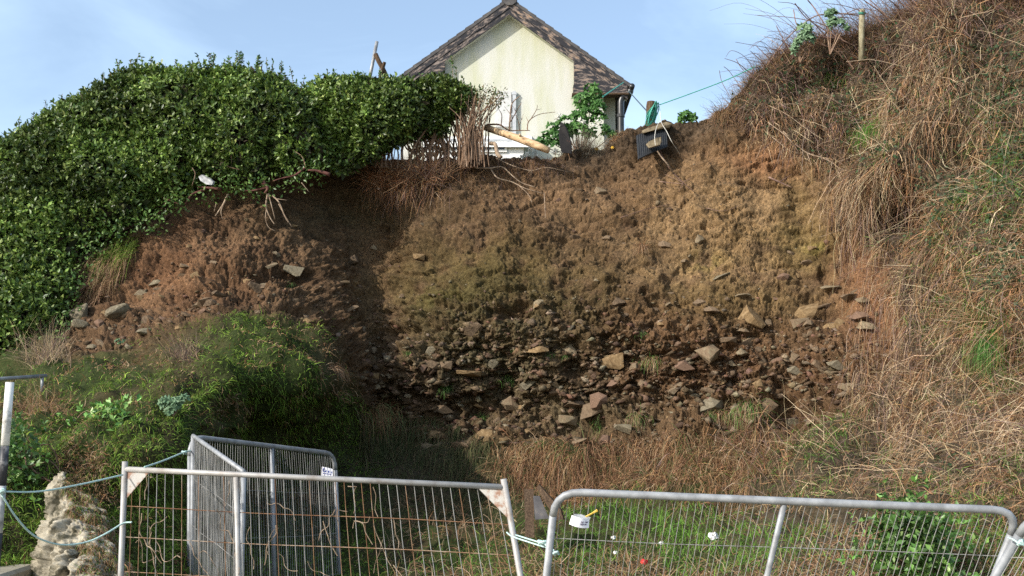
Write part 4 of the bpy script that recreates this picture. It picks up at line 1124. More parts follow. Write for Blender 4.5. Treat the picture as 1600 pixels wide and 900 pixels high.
# ------------------------------------------------------------------ twiggy scrub and roots hanging from the edge under the hedge
def spray(name, label, catg, x, y, n, spread, L, cols, up=.3, D=None, grav=.9, W=(.004, .009), seg=6, group=None, wig=.16, out=0.0):
    """a clump of stems from one root"""
    p, nn = S1(x, y, .02)
    o = thing(name, label, catg, p, group)
    xs = RNG.normal(0, spread, (n, 2)) * np.array([1, .35])
    P, N = sample(x + xs[:, 0], y + xs[:, 1])
    P = P + N * out * RNG.random((n, 1))
    d0 = N * .6 + np.array([0, 0, up]) + RNG.normal(size=P.shape) * .55
    v, f, c_ = strands(P, d0, RNG.uniform(L * .5, L, n), RNG.uniform(*W, n), pal(n, cols, jit=.3), seg, RNG.uniform(grav * .6, grav * 1.3, n), wig)
    stuff(mesh_np('blades' if catg in ('grass', 'grass tuft') else 'stems', v, f, M['blade'], o, c_))
    return o
RUST = [(.42, .21, .10), (.30, .14, .07), (.48, .30, .17)]
spray('dead_shrub', 'rusty brown twiggy clump just right of the dense hedge section', 'dead shrub', 622, 285, 700, 20, .85, RUST, .5, grav=.5, out=.4)
spray('dead_shrub', 'greyish brown twiggy clump right of the rusty one on the cliff edge', 'dead shrub', 676, 290, 700, 18, .85, PURPLES + TANS[1:3] + RUST, .8, grav=.3, out=.4)
spray('dead_shrub', 'tangle of thin hanging roots beneath the rusty clump', 'dead shrub', 640, 305, 420, 30, .7, PURPLES + BROWNS + RUST, -.4, grav=1.5, out=.4)
spray('root_fringe', 'fringe of dead stems on the cliff edge below the log', 'dead stems', 760, 256, 700, 45, .5, TANS[1:3] + PURPLES + BROWNS, .1, grav=1.2)
spray('root_fringe', 'fringe of dark dead stems on the edge below the white flowers', 'dead stems', 850, 254, 420, 30, .4, PURPLES + BROWNS, .1, grav=1.2)
er = thing('exposed_roots', 'pale wandering roots trailing down the cliff face below the log', 'roots', S1(800, 260)[0])
for pts, r in [([(740,262),(765,264),(785,262),(800,275),(815,286),(835,292)], .02), ([(765,262),(778,278),(800,284),(822,296),(850,302)], .016), ([(850,302),(852,320),(853,340)], .010), ([(775,246),(800,258),(830,266),(855,262),(890,268)], .014), ([(597,290),(598,310),(604,325)], .010), ([(812,290),(826,304),(830,318)], .009), ([(705,250),(720,258),(745,262)], .014), ([(690,262),(680,275),(676,300),(672,325)], .014), ([(678,300),(690,312)], .010)]:
    root(er, pts, r, M['root'])
rr2 = thing('exposed_roots', 'thin dark twigs sprawled on the upper right of the bare face', 'roots', S1(1060, 275)[0])
for pts, r in [([(1030,230),(1045,262),(1068,285),(1085,300)], .012), ([(1030,285),(1068,285),(1040,272)], .008), ([(1068,285),(1060,300)], .008), ([(1200,278),(1222,285),(1238,294)], .02), ([(1218,283),(1238,272)], .012), ([(970,340),(1010,328),(1050,318)], .008), ([(1068,285),(1082,276)], .008), ([(1105,325),(1130,330),(1160,320)], .006)]:
    root(rr2, pts, r, M['cane'])
pr = thing('exposed_roots', 'long pale roots dangling at the edge of the right thicket', 'roots', S1(1300, 250)[0])
for pts, r in [([(1225,205),(1255,235),(1290,248),(1310,265),(1325,300),(1328,330)], .017), ([(1290,248),(1312,262),(1340,275),(1345,300)], .013), ([(1310,265),(1318,290),(1332,312)], .011), ([(1300,250),(1296,280),(1300,300)], .009), ([(1325,300),(1315,325),(1320,345)], .010), ([(1200,190),(1230,215),(1250,240)], .012), ([(1205,215),(1235,236),(1262,240)], .009), ([(1260,238),(1268,262)], .008), ([(1328,330),(1316,380),(1310,420)], .008), ([(1345,300),(1335,345),(1312,360),(1280,372)], .008)]:
    root(pr, pts, r, M['root'])
#SECTION3
# ------------------------------------------------------------------ house behind the cliff
HY = 32.0
hp = lambda x, y, d=0.0: V(x, y, HY + d)
house = thing('house', 'cream rendered house gable with flaking dark bargeboards above the cliff', 'house', (hp(797, 130).x, HY + .36, 8.2))
apex = hp(796, 2); eR = hp(980, 134); eL = Vector((2 * apex.x - eR.x, HY, eR.z))
slope = (apex.z - eR.z) / (eR.x - apex.x)
wR = hp(966, 140).x; wL = 2 * apex.x - wR
OV = .27
Yw = HY + OV
wz = lambda x: apex.z - abs(x - apex.x) * slope - .16
wM = hp(944, 140).x
MB().prism([Vector((wM + .003, Yw + .75, 8.0)), Vector((wR, Yw + .75, 8.0)), Vector((wR, Yw + .75, wz(wR))), Vector((wM + .003, Yw + .75, wz(wM)))], (0, 7.9, 0)).build('set_back_wall', M['cream'], house)
MB().prism([Vector((wL, Yw, 8.0)), Vector((wM, Yw, 8.0)), Vector((wM, Yw, wz(wM))), Vector((apex.x, Yw, wz(apex.x))), Vector((wL, Yw, wz(wL)))], (0, 9, 0)).build('wall', M['cream'], house)
for s_, e_ in ((1, eR), (-1, eL)):
    o_ = Vector((e_.x + s_ * .12, HY - .06, e_.z - .12 * slope))
    t_ = Vector((0, 0, .09))
    a_ = Vector((apex.x, HY - .06, apex.z))
    rf = MB().prism([a_, o_, o_ + t_, a_ + t_], (0, 9.6, 0)).build('roof', M['slate'], house)
    # slates: courses seen on the slope's upper side, edge-on from below
    dirv = (o_ - a_); n_c = 14
    for k in range(n_c):
        p0 = a_ + dirv * (k / n_c) + t_ * 1.02; p1 = a_ + dirv * ((k + 1.12) / n_c) + t_ * 1.02
        MB().prism([p0, p1, p1 + Vector((0, 0, .045)), p0 + Vector((0, 0, .012))], (0, 9.6, 0)).build('slate_course', M['slate'], rf)
    bw = .40
    A0 = Vector((apex.x, HY - .045, apex.z - .004)); E0 = Vector((e_.x, HY - .045, e_.z - .004))
    MB().prism([A0, E0, E0 - Vector((0, 0, bw * .55)), A0 - Vector((0, 0, bw * .55))], (0, .045, 0)).build('bargeboard', M['board_r' if s_ > 0 else 'board_l'], house)
    A1 = A0 - Vector((0, -.022, bw * .55 + .004)); E1 = E0 - Vector((0, -.022, bw * .55 + .004))
    MB().prism([A1, E1, E1 - Vector((0, 0, bw * .5)), A1 - Vector((0, 0, bw * .5))], (0, .045, 0)).build('bargeboard', M['board_r' if s_ > 0 else 'board_l'], house)
    A2 = A1 - Vector((0, 0, bw * .5 - .03)); E2 = E1 - Vector((0, 0, bw * .5 - .03))
    # cream soffit under the verge
    MB().prism([A2 + Vector((0, .046, -.01)), E2 + Vector((0, .046, -.01)), E2 + Vector((0, .046, .03)), A2 + Vector((0, .046, .03))], (0, OV, 0)).build('soffit', M['cream'], house)
    # boxed eaves end
    bx = apex.x + s_ * (hp(897, 90).x - apex.x)
    zb = hp(900, 133).z; zb2 = hp(900, 146).z
    zt = lambda x: apex.z - abs(x - apex.x) * slope - bw * 1.04
    MB().prism([Vector((bx, HY - .02, zb)), Vector((e_.x, HY - .02, zb)), Vector((e_.x, HY - .02, max(zb + .02, zt(e_.x)))), Vector((bx, HY - .02, zt(bx)))][:: 1], (0, OV + .018, 0)).build('eaves_box', M['board_h'], house)
    MB().box((min(bx, e_.x) - .03, HY - .05, zb2), (max(bx, e_.x), HY + OV - .004, zb - .004)).build('eaves_board', M['board_h'], house)
    MB().box((min(bx, e_.x) - .07, HY - .075, zb2 - .05), (max(bx, e_.x) + .03, HY + OV - .006, zb2 - .004)).build('eaves_lip', M['timber'], house)
    if s_ > 0:
        gz = e_.z - .06
        g = MB().tube([Vector((e_.x + .13, HY - .16, gz)), Vector((e_.x + .13, HY + 9, gz))], .085, 12).build('gutter', M['black'], house, True)
        dpx = e_.x - .20
        MB().tube(spline([Vector((e_.x + .10, HY + .02, gz - .06)), Vector((e_.x + .06, HY + .03, gz - .16)), Vector((dpx + .04, HY + .08, gz - .32)), Vector((dpx, HY + .08, gz - 1.0)), Vector((dpx, HY + .08, 8.3))], 5), .10, 12).build('downpipe', M['black'], house, True)
        for zz in (gz - .9, gz - 1.75):
            MB().tube([Vector((dpx, HY + .08, zz)), Vector((dpx, HY + .08, zz + .09))], .125, 12).build('pipe_bracket', M['black'], house)
MB().tube([Vector((apex.x, HY - .1, apex.z + .07)), Vector((apex.x, HY + 9.5, apex.z + .07))], .24, 10).build('ridge_tile', M['slate'], house)
# white panel, drainpipe and low window on the gable
def frame_rect(x0, y0, x1, y1, d0, th, name, mat, parent=house):
    a, b = hp(x0, y0, d0), hp(x1, y1, d0)
    return MB().box((a.x, a.y - th, b.z), (b.x, a.y, a.z)).build(name, mat, parent)
frame_rect(775, 144, 799, 199, OV + .002, .10, 'meter_cupboard', M['offwhite'])
a = hp(803.5, 143, OV - .06)
MB().box((a.x - .055, a.y - .05, 8.2), (a.x + .055, a.y + .055, a.z)).build('drainpipe', M['grey_paint'], house)
for zz in (a.z - .05, a.z - .7):
    MB().box((a.x - .075, a.y - .06, zz - .06), (a.x + .075, a.y + .06, zz)).build('pipe_bracket', M['grey_paint'], house)
por = thing('porch', 'low white lean-to porch against the foot of the gable behind the log', 'porch', (hp(760, 230).x, HY - .5, 8.2))
pr0, pr1 = hp(660, 197, -1.3), hp(832, 214, -1.3)
pz = pr0.z
MB().prism([Vector((pr0.x, HY - 1.3, pz - .62)), Vector((pr0.x, HY - 1.3, pz - .5)), Vector((pr0.x, Yw - .004, pz + .15)), Vector((pr0.x, Yw - .004, pz + .03))], (pr1.x - pr0.x, 0, 0)).build('roof', M['white'], por)
MB().box((pr0.x + .08, HY - 1.15, 8.2), (pr1.x - .25, Yw - .004, pz - .5)).build('wall', M['white'], por)
for (x0, x1) in ((660, 700), (706, 740), (746, 792)):
    w0, w1 = hp(x0, 221, -1.16), hp(x1, 238, -1.16)
    w = MB().box((w0.x, w0.y - .05, w1.z), (w1.x, w0.y - .004, w0.z)).build('window', M['white'], por)
    xm = (w0.x + w1.x) / 2
    for (a_, b_) in ((w0.x + .07, xm - .03), (xm + .03, w1.x - .07)):
        MB().box((a_, w0.y - .06, w1.z + .07), (b_, w0.y - .046, w0.z - .07)).build('pane', M['glass'], w)
for (x0, y0, x1, y1) in ((655, 218, 800, 221),):
    frame_rect(x0, y0, x1, y1, -1.16, .07, 'lintel', M['grey_paint'], por)

# leaning pole with a dark strut beyond the hedge
pl = thing('washing_line_pole', 'pale metal pole leaning above the hedge with a dark wooden strut', 'pole', V(578, 125, 22.2))
MB().tube([V(572, 150, 22.2), V(589, 65, 22.2)], .036, 10).build('pole', M['galv'], pl, True)
MB().tube(spline([V(587, 85, 22.15), V(592, 96, 22.1), V(598, 107, 22.1), V(608, 128, 22.1)], 4), .05, 7).build('strut', M['timber'], pl)
MB().tube([V(601, 97, 22.0), V(598, 106, 22.02), V(592, 128, 22.05)], [.035, .04, .04], 7).build('fork', M['timber'], pl)

# ------------------------------------------------------------------ cliff edge: stump with rope, sheet, stones
tb = MB().tube(spline([V(1014, 205, 21.75), V(1017, 180, 21.75), V(1017, 159, 21.75)], 3), [.12, .11, .10, .10, .10, .10, .085], 10).build('stump_post', M['timber'], None, True)
tag(tb, 'short dark wooden post carrying a green rope at the cliff edge', 'post')
coil = thing('rope_coil', 'bundle of green rope hung over the dark post', 'rope', V(1022, 175, 21.6))
for i in range(11):
    cx, cy = 1020 + random.gauss(0, 1.6), 177 + random.gauss(0, 2)
    rx, ry, sk = random.uniform(4, 9), random.uniform(9, 19), random.uniform(3, 8)
    pts = []
    D = 21.75 - .16 - random.uniform(0, .14)
    for k in range(17):
        a = 2 * math.pi * k / 16
        yy = cy - math.cos(a) * ry
        pts.append(V(cx + math.sin(a) * rx * (.7 - .35 * math.cos(a)) - (yy - cy) * sk / 16, yy, D + .03 * math.sin(a)))
    MB().tube(spline(pts, 2), .011, 5).build('loop', M['green_rope'], coil)
def cord(name, label, pts, r, mat, catg='rope', sag=0, group=None):
    return tag(MB().tube(spline(pts, 8), r, 5).build(name, mat), label, catg, group)
cord('clothes_line', 'thin green line stretched from the dark post to the thicket on the right', [V(1030, 164, 21.6), V(1080, 146, 21.3), V(1135, 125, 20.9), V(1180, 104, 20.6)], .011, M['green_rope'])
cord('guy_line', 'dark cord running from the house gutter down to the post', [V(982, 142, 31.8), V(1000, 162, 26), V(1013, 176, 21.7)], .016, M['dark_rope'])
cord('guy_line', 'teal cord tied from the gutter across the eaves to the mallow', [V(974, 129, 31.5), V(958, 140, 28), V(942, 151, 22.2)], .018, M['green_rope'])
cord('wire_strand', 'low thin wire between the downpipe and the black sheet', [V(972, 212, 30), V(985, 211.5, 25), V(1003, 211, 21.5)], .010, M['dark_rope'])
# ribbed black sheet
def ribbed():
    p00, p10, p11, p01 = V(994, 212, 21.15), V(1041, 196, 21.35), V(1043, 228, 20.95), V(997, 247, 20.75)
    nx, ny = 90, 6
    v = []
    nrm = (p10 - p00).cross(p01 - p00).normalized()
    if nrm.y > 0: nrm = -nrm
    for j in range(ny):
        for i in range(nx):
            u, w = i / (nx - 1), j / (ny - 1)
            p = p00.lerp(p10, u).lerp(p01.lerp(p11, u), w)
            v.append(p + nrm * (.012 * (1 if (i // 3) % 2 else 0) + .02 * math.sin(3 * u) - .03 * w * w))
    n0 = len(v)
    v += [p - nrm * .03 for p in v]
    f = []
    q_ = lambda i, j: j * nx + i
    for j in range(ny - 1):
        for i in range(nx - 1):
            f.append([q_(i, j), q_(i + 1, j), q_(i + 1, j + 1), q_(i, j + 1)])
            f.append([n0 + q_(i, j), n0 + q_(i, j + 1), n0 + q_(i + 1, j + 1), n0 + q_(i + 1, j)])
    ed = [(q_(i, 0), q_(i + 1, 0)) for i in range(nx - 1)] + [(q_(nx - 1, j), q_(nx - 1, j + 1)) for j in range(ny - 1)] + [(q_(i + 1, ny - 1), q_(i, ny - 1)) for i in range(nx - 1)] + [(q_(0, j + 1), q_(0, j)) for j in range(ny - 1)]
    f += [[b_, a_, a_ + n0, b_ + n0] for a_, b_ in ed]
    return mesh_np('ribbed_sheet', v, f, M['mat_black'])
tag(ribbed(), 'ribbed black plastic sheet hanging over the cliff edge', 'sheet')
st = lambda pts, th, mat, name: MB().prism([V(*p_) for p_ in pts], th).build(name, mat)
cap = tag(st([(1003, 204, 21.1), (1012, 200, 21.1), (1028, 195, 21.15), (1040, 190, 21.2), (1050, 193, 21.2), (1046, 199, 21.2), (1022, 203, 21.1), (1005, 208, 21.05)], (.03, .35, .02), M['slab_stone'], 'flat_stone'), 'flat buff stone weighing down the top of the black sheet', 'stone')
hs = tag(st([(1009, 226, 20.75), (1014, 221, 20.75), (1026, 215, 20.78), (1033, 214, 20.8), (1034, 221, 20.78), (1031, 226, 20.72), (1014, 231, 20.7)], (.01, .10, .01), M['slab_stone'], 'hanging_stone'), 'flat brown stone hung by a string against the black sheet', 'stone')
cord('string', 'pale string holding the brown stone against the black sheet', [V(1032, 188, 21.1), V(1027, 196, 20.98), V(1024, 206, 20.8), V(1023, 216, 20.68), V(1024, 227, 20.66)], .006, M['string'])
cord('string', 'thin pale cord trailing from the post down past the right edge of the black sheet', [V(1031, 170, 21.6), V(1033, 190, 21.2), V(1042, 206, 20.9), V(1050, 222, 20.75), V(1062, 240, S1(1062, 240)[0].y - .05)], .005, M['string'])
sk = tag(MB().tube(spline([V(1027, 236, 20.7), V(1034, 246, 20.7), V(1044, 258, 20.72), V(1052, 272, S1(1052, 272)[0].y - .05)], 4), .014, 5).build('stick', M['root']), 'thin pale stick sticking out under the black sheet', 'stick')

# ------------------------------------------------------------------ leafy plants with broad lobed leaves
def lobed(name, seed, mat):
    r = random.Random(seed)
    v = [(0, 0, .08)]
    n = 20
    for k in range(n):
        a = 2 * math.pi * k / n
        rad_ = (.40 + .12 * math.cos(5 * a / 1.0) + r.uniform(-.04, .04)) * (1 - .38 * math.exp(-((a - math.pi) / .35) ** 2))
        v.append((math.cos(a) * rad_ * 1.1, math.sin(a) * rad_, .10 * math.cos(5 * a) - .12 * rad_ + r.uniform(-.02, .02)))
    me = bpy.data.meshes.new(name)
    me.from_pydata(v, [], [[0, k + 1, (k + 1) % n + 1] for k in range(n)])
    me.materials.append(mat)
    return me
LOB = [lobed('leaf', i, M['mallow_leaf']) for i in range(5)]
LOBP = [lobed('leaf', 10 + i, M['mallow_pale']) for i in range(4)]
PET = [lobed('dead_leaf', 20 + i, M['pale_petal']) for i in range(3)]
def put(me, name, parent, loc, size, nrm):
    o = bpy.data.objects.new(name, me)
    COL.objects.link(o)
    o.parent = parent
    o.location = Vector(loc) - parent.location
    q_ = Vector(nrm).to_track_quat('Z', 'Y') @ Matrix.Rotation(random.uniform(0, 6.28), 3, 'Z').to_quaternion()
    o.rotation_mode = 'QUATERNION'; o.rotation_quaternion = q_
    o.scale = (size,) * 3
    return o
def mallow(label, blobs, D, n, size, lib, root_px, white=0, catg='plant', name='mallow_plant', whites=None):
    rt_ = V(*root_px, D)
    o = thing(name, label, catg, rt_)
    B = [(U(x, y, D)[:], r * D / F_PX) for x, y, r in blobs]
    tot = sum(r * r for _, r in B)
    for (c_, r) in B:
        c_ = Vector(c_)
        MB().tube(spline([rt_, rt_.lerp(c_, .5) + Vector((random.uniform(-.1, .1), .05, 0)), c_], 4), [k_ * (size / .22) ** 1.6 for k_ in (.02, .019, .018, .016, .014, .012, .01, .008, .006)], 6).build('stem', M['stem'], o)
        for i in range(max(3, int(n * r * r / tot))):
            u = Vector((random.gauss(0, 1), -abs(random.gauss(0, 1)) if random.random() < .8 else random.gauss(0, 1), random.gauss(0, 1))).normalized()
            p = c_ + u * r * random.uniform(.55, 1.0)
            put(random.choice(lib), 'leaf', o, p, size * random.uniform(.7, 1.2), u + Vector((random.gauss(-.1, .4), random.gauss(-.3, .3), random.gauss(.6, .4))))
    for (x, y) in (whites or []):
        for k in range(2):
            put(random.choice(PET), 'dead_leaf', o, V(x + random.gauss(0, 2), y + random.gauss(0, 2), D - .3), .11 * random.uniform(.7, 1.2), (random.gauss(-.3, .5), -1, random.gauss(.2, .5)))
    return o
mallow('tall green mallow bush with broad leaves against the right corner of the house', [(924, 146, 16), (912, 158, 17), (932, 164, 15), (916, 178, 16), (934, 184, 14), (945, 202, 10), (898, 182, 11), (882, 190, 12), (890, 200, 12), (864, 202, 12), (852, 216, 11), (868, 220, 11), (905, 198, 14), (920, 205, 12), (955, 212, 8), (842, 224, 8)], 22.4, 230, .20, LOB, (905, 245), whites=[(905, 186), (913, 190), (927, 197), (872, 186), (934, 192), (830, 236), (862, 236), (866, 240), (875, 243), (878, 236), (822, 240), (842, 243), (815, 245)])
mallow('small green mallow growing alone on the cliff top right of the post', [(1072, 181, 9), (1064, 184, 7), (1081, 184, 7)], 21.5, 34, .17, LOB, (1072, 193))
mallow('wilting pale green plant poking above the right thicket, nearest the sky', [(1258, 48, 12), (1250, 62, 11), (1242, 75, 8), (1266, 60, 8)], 20.0, 48, .17, LOBP, (1250, 98))
mallow('upright pale green plant just left of the lichened fence post', [(1298, 20, 9), (1300, 35, 9), (1312, 36, 7), (1320, 40, 5)], 19.9, 36, .16, LOBP, (1297, 85))
mallow('pale grey green broad leaved plant on the left grassy mound', [(258, 626, 10), (272, 630, 12), (285, 624, 9), (268, 640, 7)], S1(270, 640)[0].y - .25, 34, .13, LOBP, (270, 650))
mallow('small broad leaved weed among the loose rocks', [(185, 535, 6), (195, 533, 5), (150, 557, 6)], S1(185, 535)[0].y - .15, 14, .10, LOBP, (188, 540))
mallow('pale leafy weed by the leaning striped pole', [(25, 710, 9), (38, 706, 8), (18, 716, 6)], S1(28, 715)[0].y - .3, 22, .11, LOBP, (28, 730))
def leafy(label, poly, D, n, L, cols, stemroot, name='leafy_shrub', catg='shrub'):
    o = thing(name, label, catg, V(*stemroot, D))
    cen_, rad_ = blob_fill(poly, 34, lambda x, y: D + RNG.uniform(-.3, .3, len(x)), 15, 4)
    v, f, c_ = hedge_leaves(cen_, rad_, n, L, cols, .13)
    stuff(mesh_np('foliage', v, f, M['hedge_leaf'], o, c_))
    branches(cen_, rad_, V(*stemroot, D), 14, .012, 'branch', o, M['stem'])
    return o
BR = [(.09, .20, .04), (.13, .26, .055), (.18, .33, .08), (.06, .13, .028), (.25, .36, .13)]
leafy('bright green broad leaved shrub behind the right end of the rounded fence', [(1335,820),(1350,795),(1375,805),(1385,775),(1400,790),(1430,770),(1445,800),(1480,790),(1478,825),(1510,845),(1490,870),(1505,905),(1340,905),(1352,880),(1330,865),(1358,850)], 10.9, 1000, (.05, .10), BR, (1420, 905))
leafy('low glossy green weeds at the top of the left rock outcrop', [(125,668),(150,640),(160,655),(185,636),(190,660),(215,668),(195,680),(205,700),(170,690),(150,705),(148,680)], 13.6, 330, (.05, .11), BR, (170, 695), 'weed_patch', 'weeds')
leafy('low green weeds at the foot of the leaning striped pole', [(5,640),(30,660),(38,690),(60,720),(40,730),(50,765),(20,755),(2,770)], 12.2, 330, (.05, .10), BR, (30, 760), 'weed_patch', 'weeds')

# ------------------------------------------------------------------ tufts and clumps on the face
GT = [(.08, .19, .035), (.12, .24, .05), (.07, .14, .03), (.17, .22, .08)]
MX = GT[:2] + TANS[:2] + BROWNS[:1]
tufts = [(1017,562,16,.30,MX,'green grass tuft hanging on the lower right half of the face with a straw beard',150),(790,594,10,.17,GT,'bright green grass tuft in the dark middle of the lower face',90),(750,640,8,.28,GT,'drooping green tuft low on the face left of the rock ledge',110),(697,606,8,.22,GT,'thin dull green tuft near the left edge of the shadowed lower face',70),
 (1001,524,8,.12,GT,'small rosette of green grass right of centre on the face',40),(1006,385,7,.45,BROWNS+TANS[1:3],'brown beard of dead grass hanging high on the middle of the face',120),(862,552,6,.12,GT,'tiny grass tuft above the centre of the lower face',30),(803,545,5,.10,GT,'tiny green tuft just above the bright tuft in the middle',30),(1168,640,22,.55,MX,'large straw coloured clump hanging beside the undercut at the right foot of the face',260),
 (1128,648,16,.42,BROWNS+TANS[1:2]+GT[:1],'brown clump drooping over the grey slab at the foot of the face',160),(1000,655,12,.32,MX,'green and brown tuft at the foot of the face below the straw bearded one',110),(600,640,26,.75,BROWNS+GT[3:],'long olive brown clump hanging at the left corner of the recess',420),(520,578,14,.30,RUST+TANS[:1],'rusty tuft at the right end of the grassy mound',170),
 (645,555,5,.12,GT,'tiny tuft on the left side of the shaded face',24),(930,655,8,.18,GT,'small dull tuft in the hollow at the foot of the face',50),(885,555,5,.10,GT,'tiny pale tuft near the middle of the face',26),(455,440,7,.10,GT,'small green weed below the pale flat stone on the left face',46),(1110,655,8,.22,GT,'short green tuft between two brown clumps at the foot of the face',60),
 (1355,205,26,.42,[(.09,.22,.03),(.12,.28,.04)],'vivid green grass clump in the brown thicket on the right',320),(1300,112,16,.3,[(.09,.20,.03),(.13,.25,.05)],'small vivid green clump under the top of the right thicket',130),(1555,540,24,.6,[(.06,.16,.03),(.09,.19,.04)],'tall dark green grass clump at the right edge of the thicket',300)]
for (x, y, sp_, L, cl, lab, n) in tufts:
    spray('grass_tuft', lab, 'grass tuft', x, y, int(n * 1.5), sp_ * .5, L * 1.2, cl, .55, grav=1.7, W=(.005, .010), seg=5, group='grass tufts on the cliff and thicket', wig=.1)
# big combed clump by the hedge foot
q = rand_in_poly(2600, [(110,440),(140,400),(175,380),(225,375),(222,395),(190,440),(150,475),(112,470)])
p, n = sample(q[:, 0], q[:, 1]); p = p + n * .08
top_g = sstep(440, 385, q[:, 1] + RNG.normal(0, 12, len(q)))
cg = np.where((RNG.random(len(q)) < top_g)[:, None], pal(len(q), GREENS), pal(len(q), [(.30, .18, .10), (.24, .14, .075), (.36, .24, .14)]))
v, fc, cv = strands(p, n * .55 + np.array([-.25, 0, .1]) + RNG.normal(size=p.shape) * .2, RNG.uniform(.3, .62, len(q)), RNG.uniform(.005, .010, len(q)), cg, 6, RNG.uniform(1.6, 2.4, len(q)), .06)
go = thing('grass_clump', 'big combed grass clump, green above and brown below, at the foot of the hedge', 'grass', S1(165, 430)[0])
stuff(mesh_np('blades', v, fc, M['blade'], go, cv))
spray('dry_bush', 'small grey dry bush on the crest of the left mound', 'dry bush', 285, 560, 260, 12, .5, PURPLES + TANS[:2], .8, grav=.25, W=(.003, .006))
spray('dry_bush', 'pale twiggy bush left of the loose rocks', 'dry bush', 70, 570, 300, 16, .8, TANS[:2] + PURPLES[1:2], .8, grav=.25, W=(.004, .009))
spray('dry_bush', 'dry brown stems behind the leaning striped pole', 'dry bush', 60, 640, 300, 22, .7, TANS[1:3] + BROWNS, .5, grav=.7)
spray('dry_bush', 'grey dry grass clump at the cliff edge by the charred board', 'dry bush', 918, 236, 420, 12, .55, [(.20, .17, .13), (.28, .25, .18), (.16, .13, .10)], 1.0, grav=.2, W=(.003, .007))
spray('dry_bush', 'brown grass fringe on the cliff top between dry clump and black sheet', 'dry bush', 958, 216, 260, 14, .22, TANS[1:3] + BROWNS, .8, grav=.8)
spray('dry_bush', 'ragged tan clump hanging at the left corner of the right thicket', 'dry bush', 1135, 180, 420, 12, .45, TANS[1:3] + BROWNS, .2, grav=1.0)

# brambles arching over the thicket
bb = thing('bramble_bush', 'bare purple brown bramble canes arching against the sky above the right thicket', 'bramble', S1(1350, 110)[0])
for i in range(150):
    x0 = random.uniform(1170, 1600)
    yt = float(np.interp(x0, gx, top))
    b, n_ = S1(x0, yt + random.uniform(4, 60))
    s_ = random.choice([-1, -1, -1, 1])
    L = random.uniform(.5, 1.7) * (1.15 if x0 > 1250 else .6)
    h_ = L * random.uniform(.35, .75)
    k = np.array([0, .3, .65, 1.0])
    pts = [b + Vector((s_ * L * float(t) * random.uniform(.8, 1.1), n_.y * .3 * float(t) + random.uniform(-.1, .1), h_ * math.sin(float(t) * random.uniform(1.4, 2.6)))) for t in k]
    pp = spline(pts, 4); r = random.choice([.005, .007, .009, .014])
    MB().tube(pp, [r * (1 - .7 * j / (len(pp) - 1)) for j in range(len(pp))], 4).build('cane', M['cane'], bb)
for pts, r in [([(1335,72),(1300,52),(1272,12),(1262,0)], .012), ([(1320,68),(1290,48),(1260,28),(1242,5)], .011), ([(1200,100),(1228,62),(1262,32),(1290,22),(1345,22)], .012), ([(1345,25),(1320,22),(1300,22)], .009), ([(1290,72),(1262,55),(1245,38),(1240,15)], .010), ([(1240,92),(1224,62),(1213,40)], .008), ([(1400,40),(1375,18),(1352,2)], .012), ([(1180,125),(1160,108),(1150,92)], .007), ([(1140,150),(1128,128),(1124,110)], .006), ([(1330,70),(1305,60),(1275,58)], .018), ([(1160,140),(1140,112),(1131,104)], .006), ([(1215,110),(1200,90),(1182,72)], .007)]:
    D = S1(pts[0][0], max(pts[0][1], float(np.interp(pts[0][0], gx, top)) + 2))[0].y - .05
    MB().tube(spline([V(x, y, D + random.uniform(-.1, .1)) for x, y in pts], 5), r, 5).build('cane', M['cane'], bb)
fp = thing('fence_post', 'lichened round fence post with green cord standing out of the right thicket', 'post', V(1347, 80, 19.9))
MB().tube([V(1346, 95, 19.9), V(1346.5, 40, 19.9), V(1347, 17, 19.9), V(1347, 15, 19.9)], [.056, .055, .056, .045], 12).build('post', M['post_wood'], fp, True)
for yy in (19.5, 21.5):
    MB().tube([V(1347 + 5.3 * math.cos(a), yy, 19.9 - .063 * math.sin(a)) for a in np.linspace(0, 2 * math.pi, 15)], .010, 5).build('cord', M['green_rope'], fp)

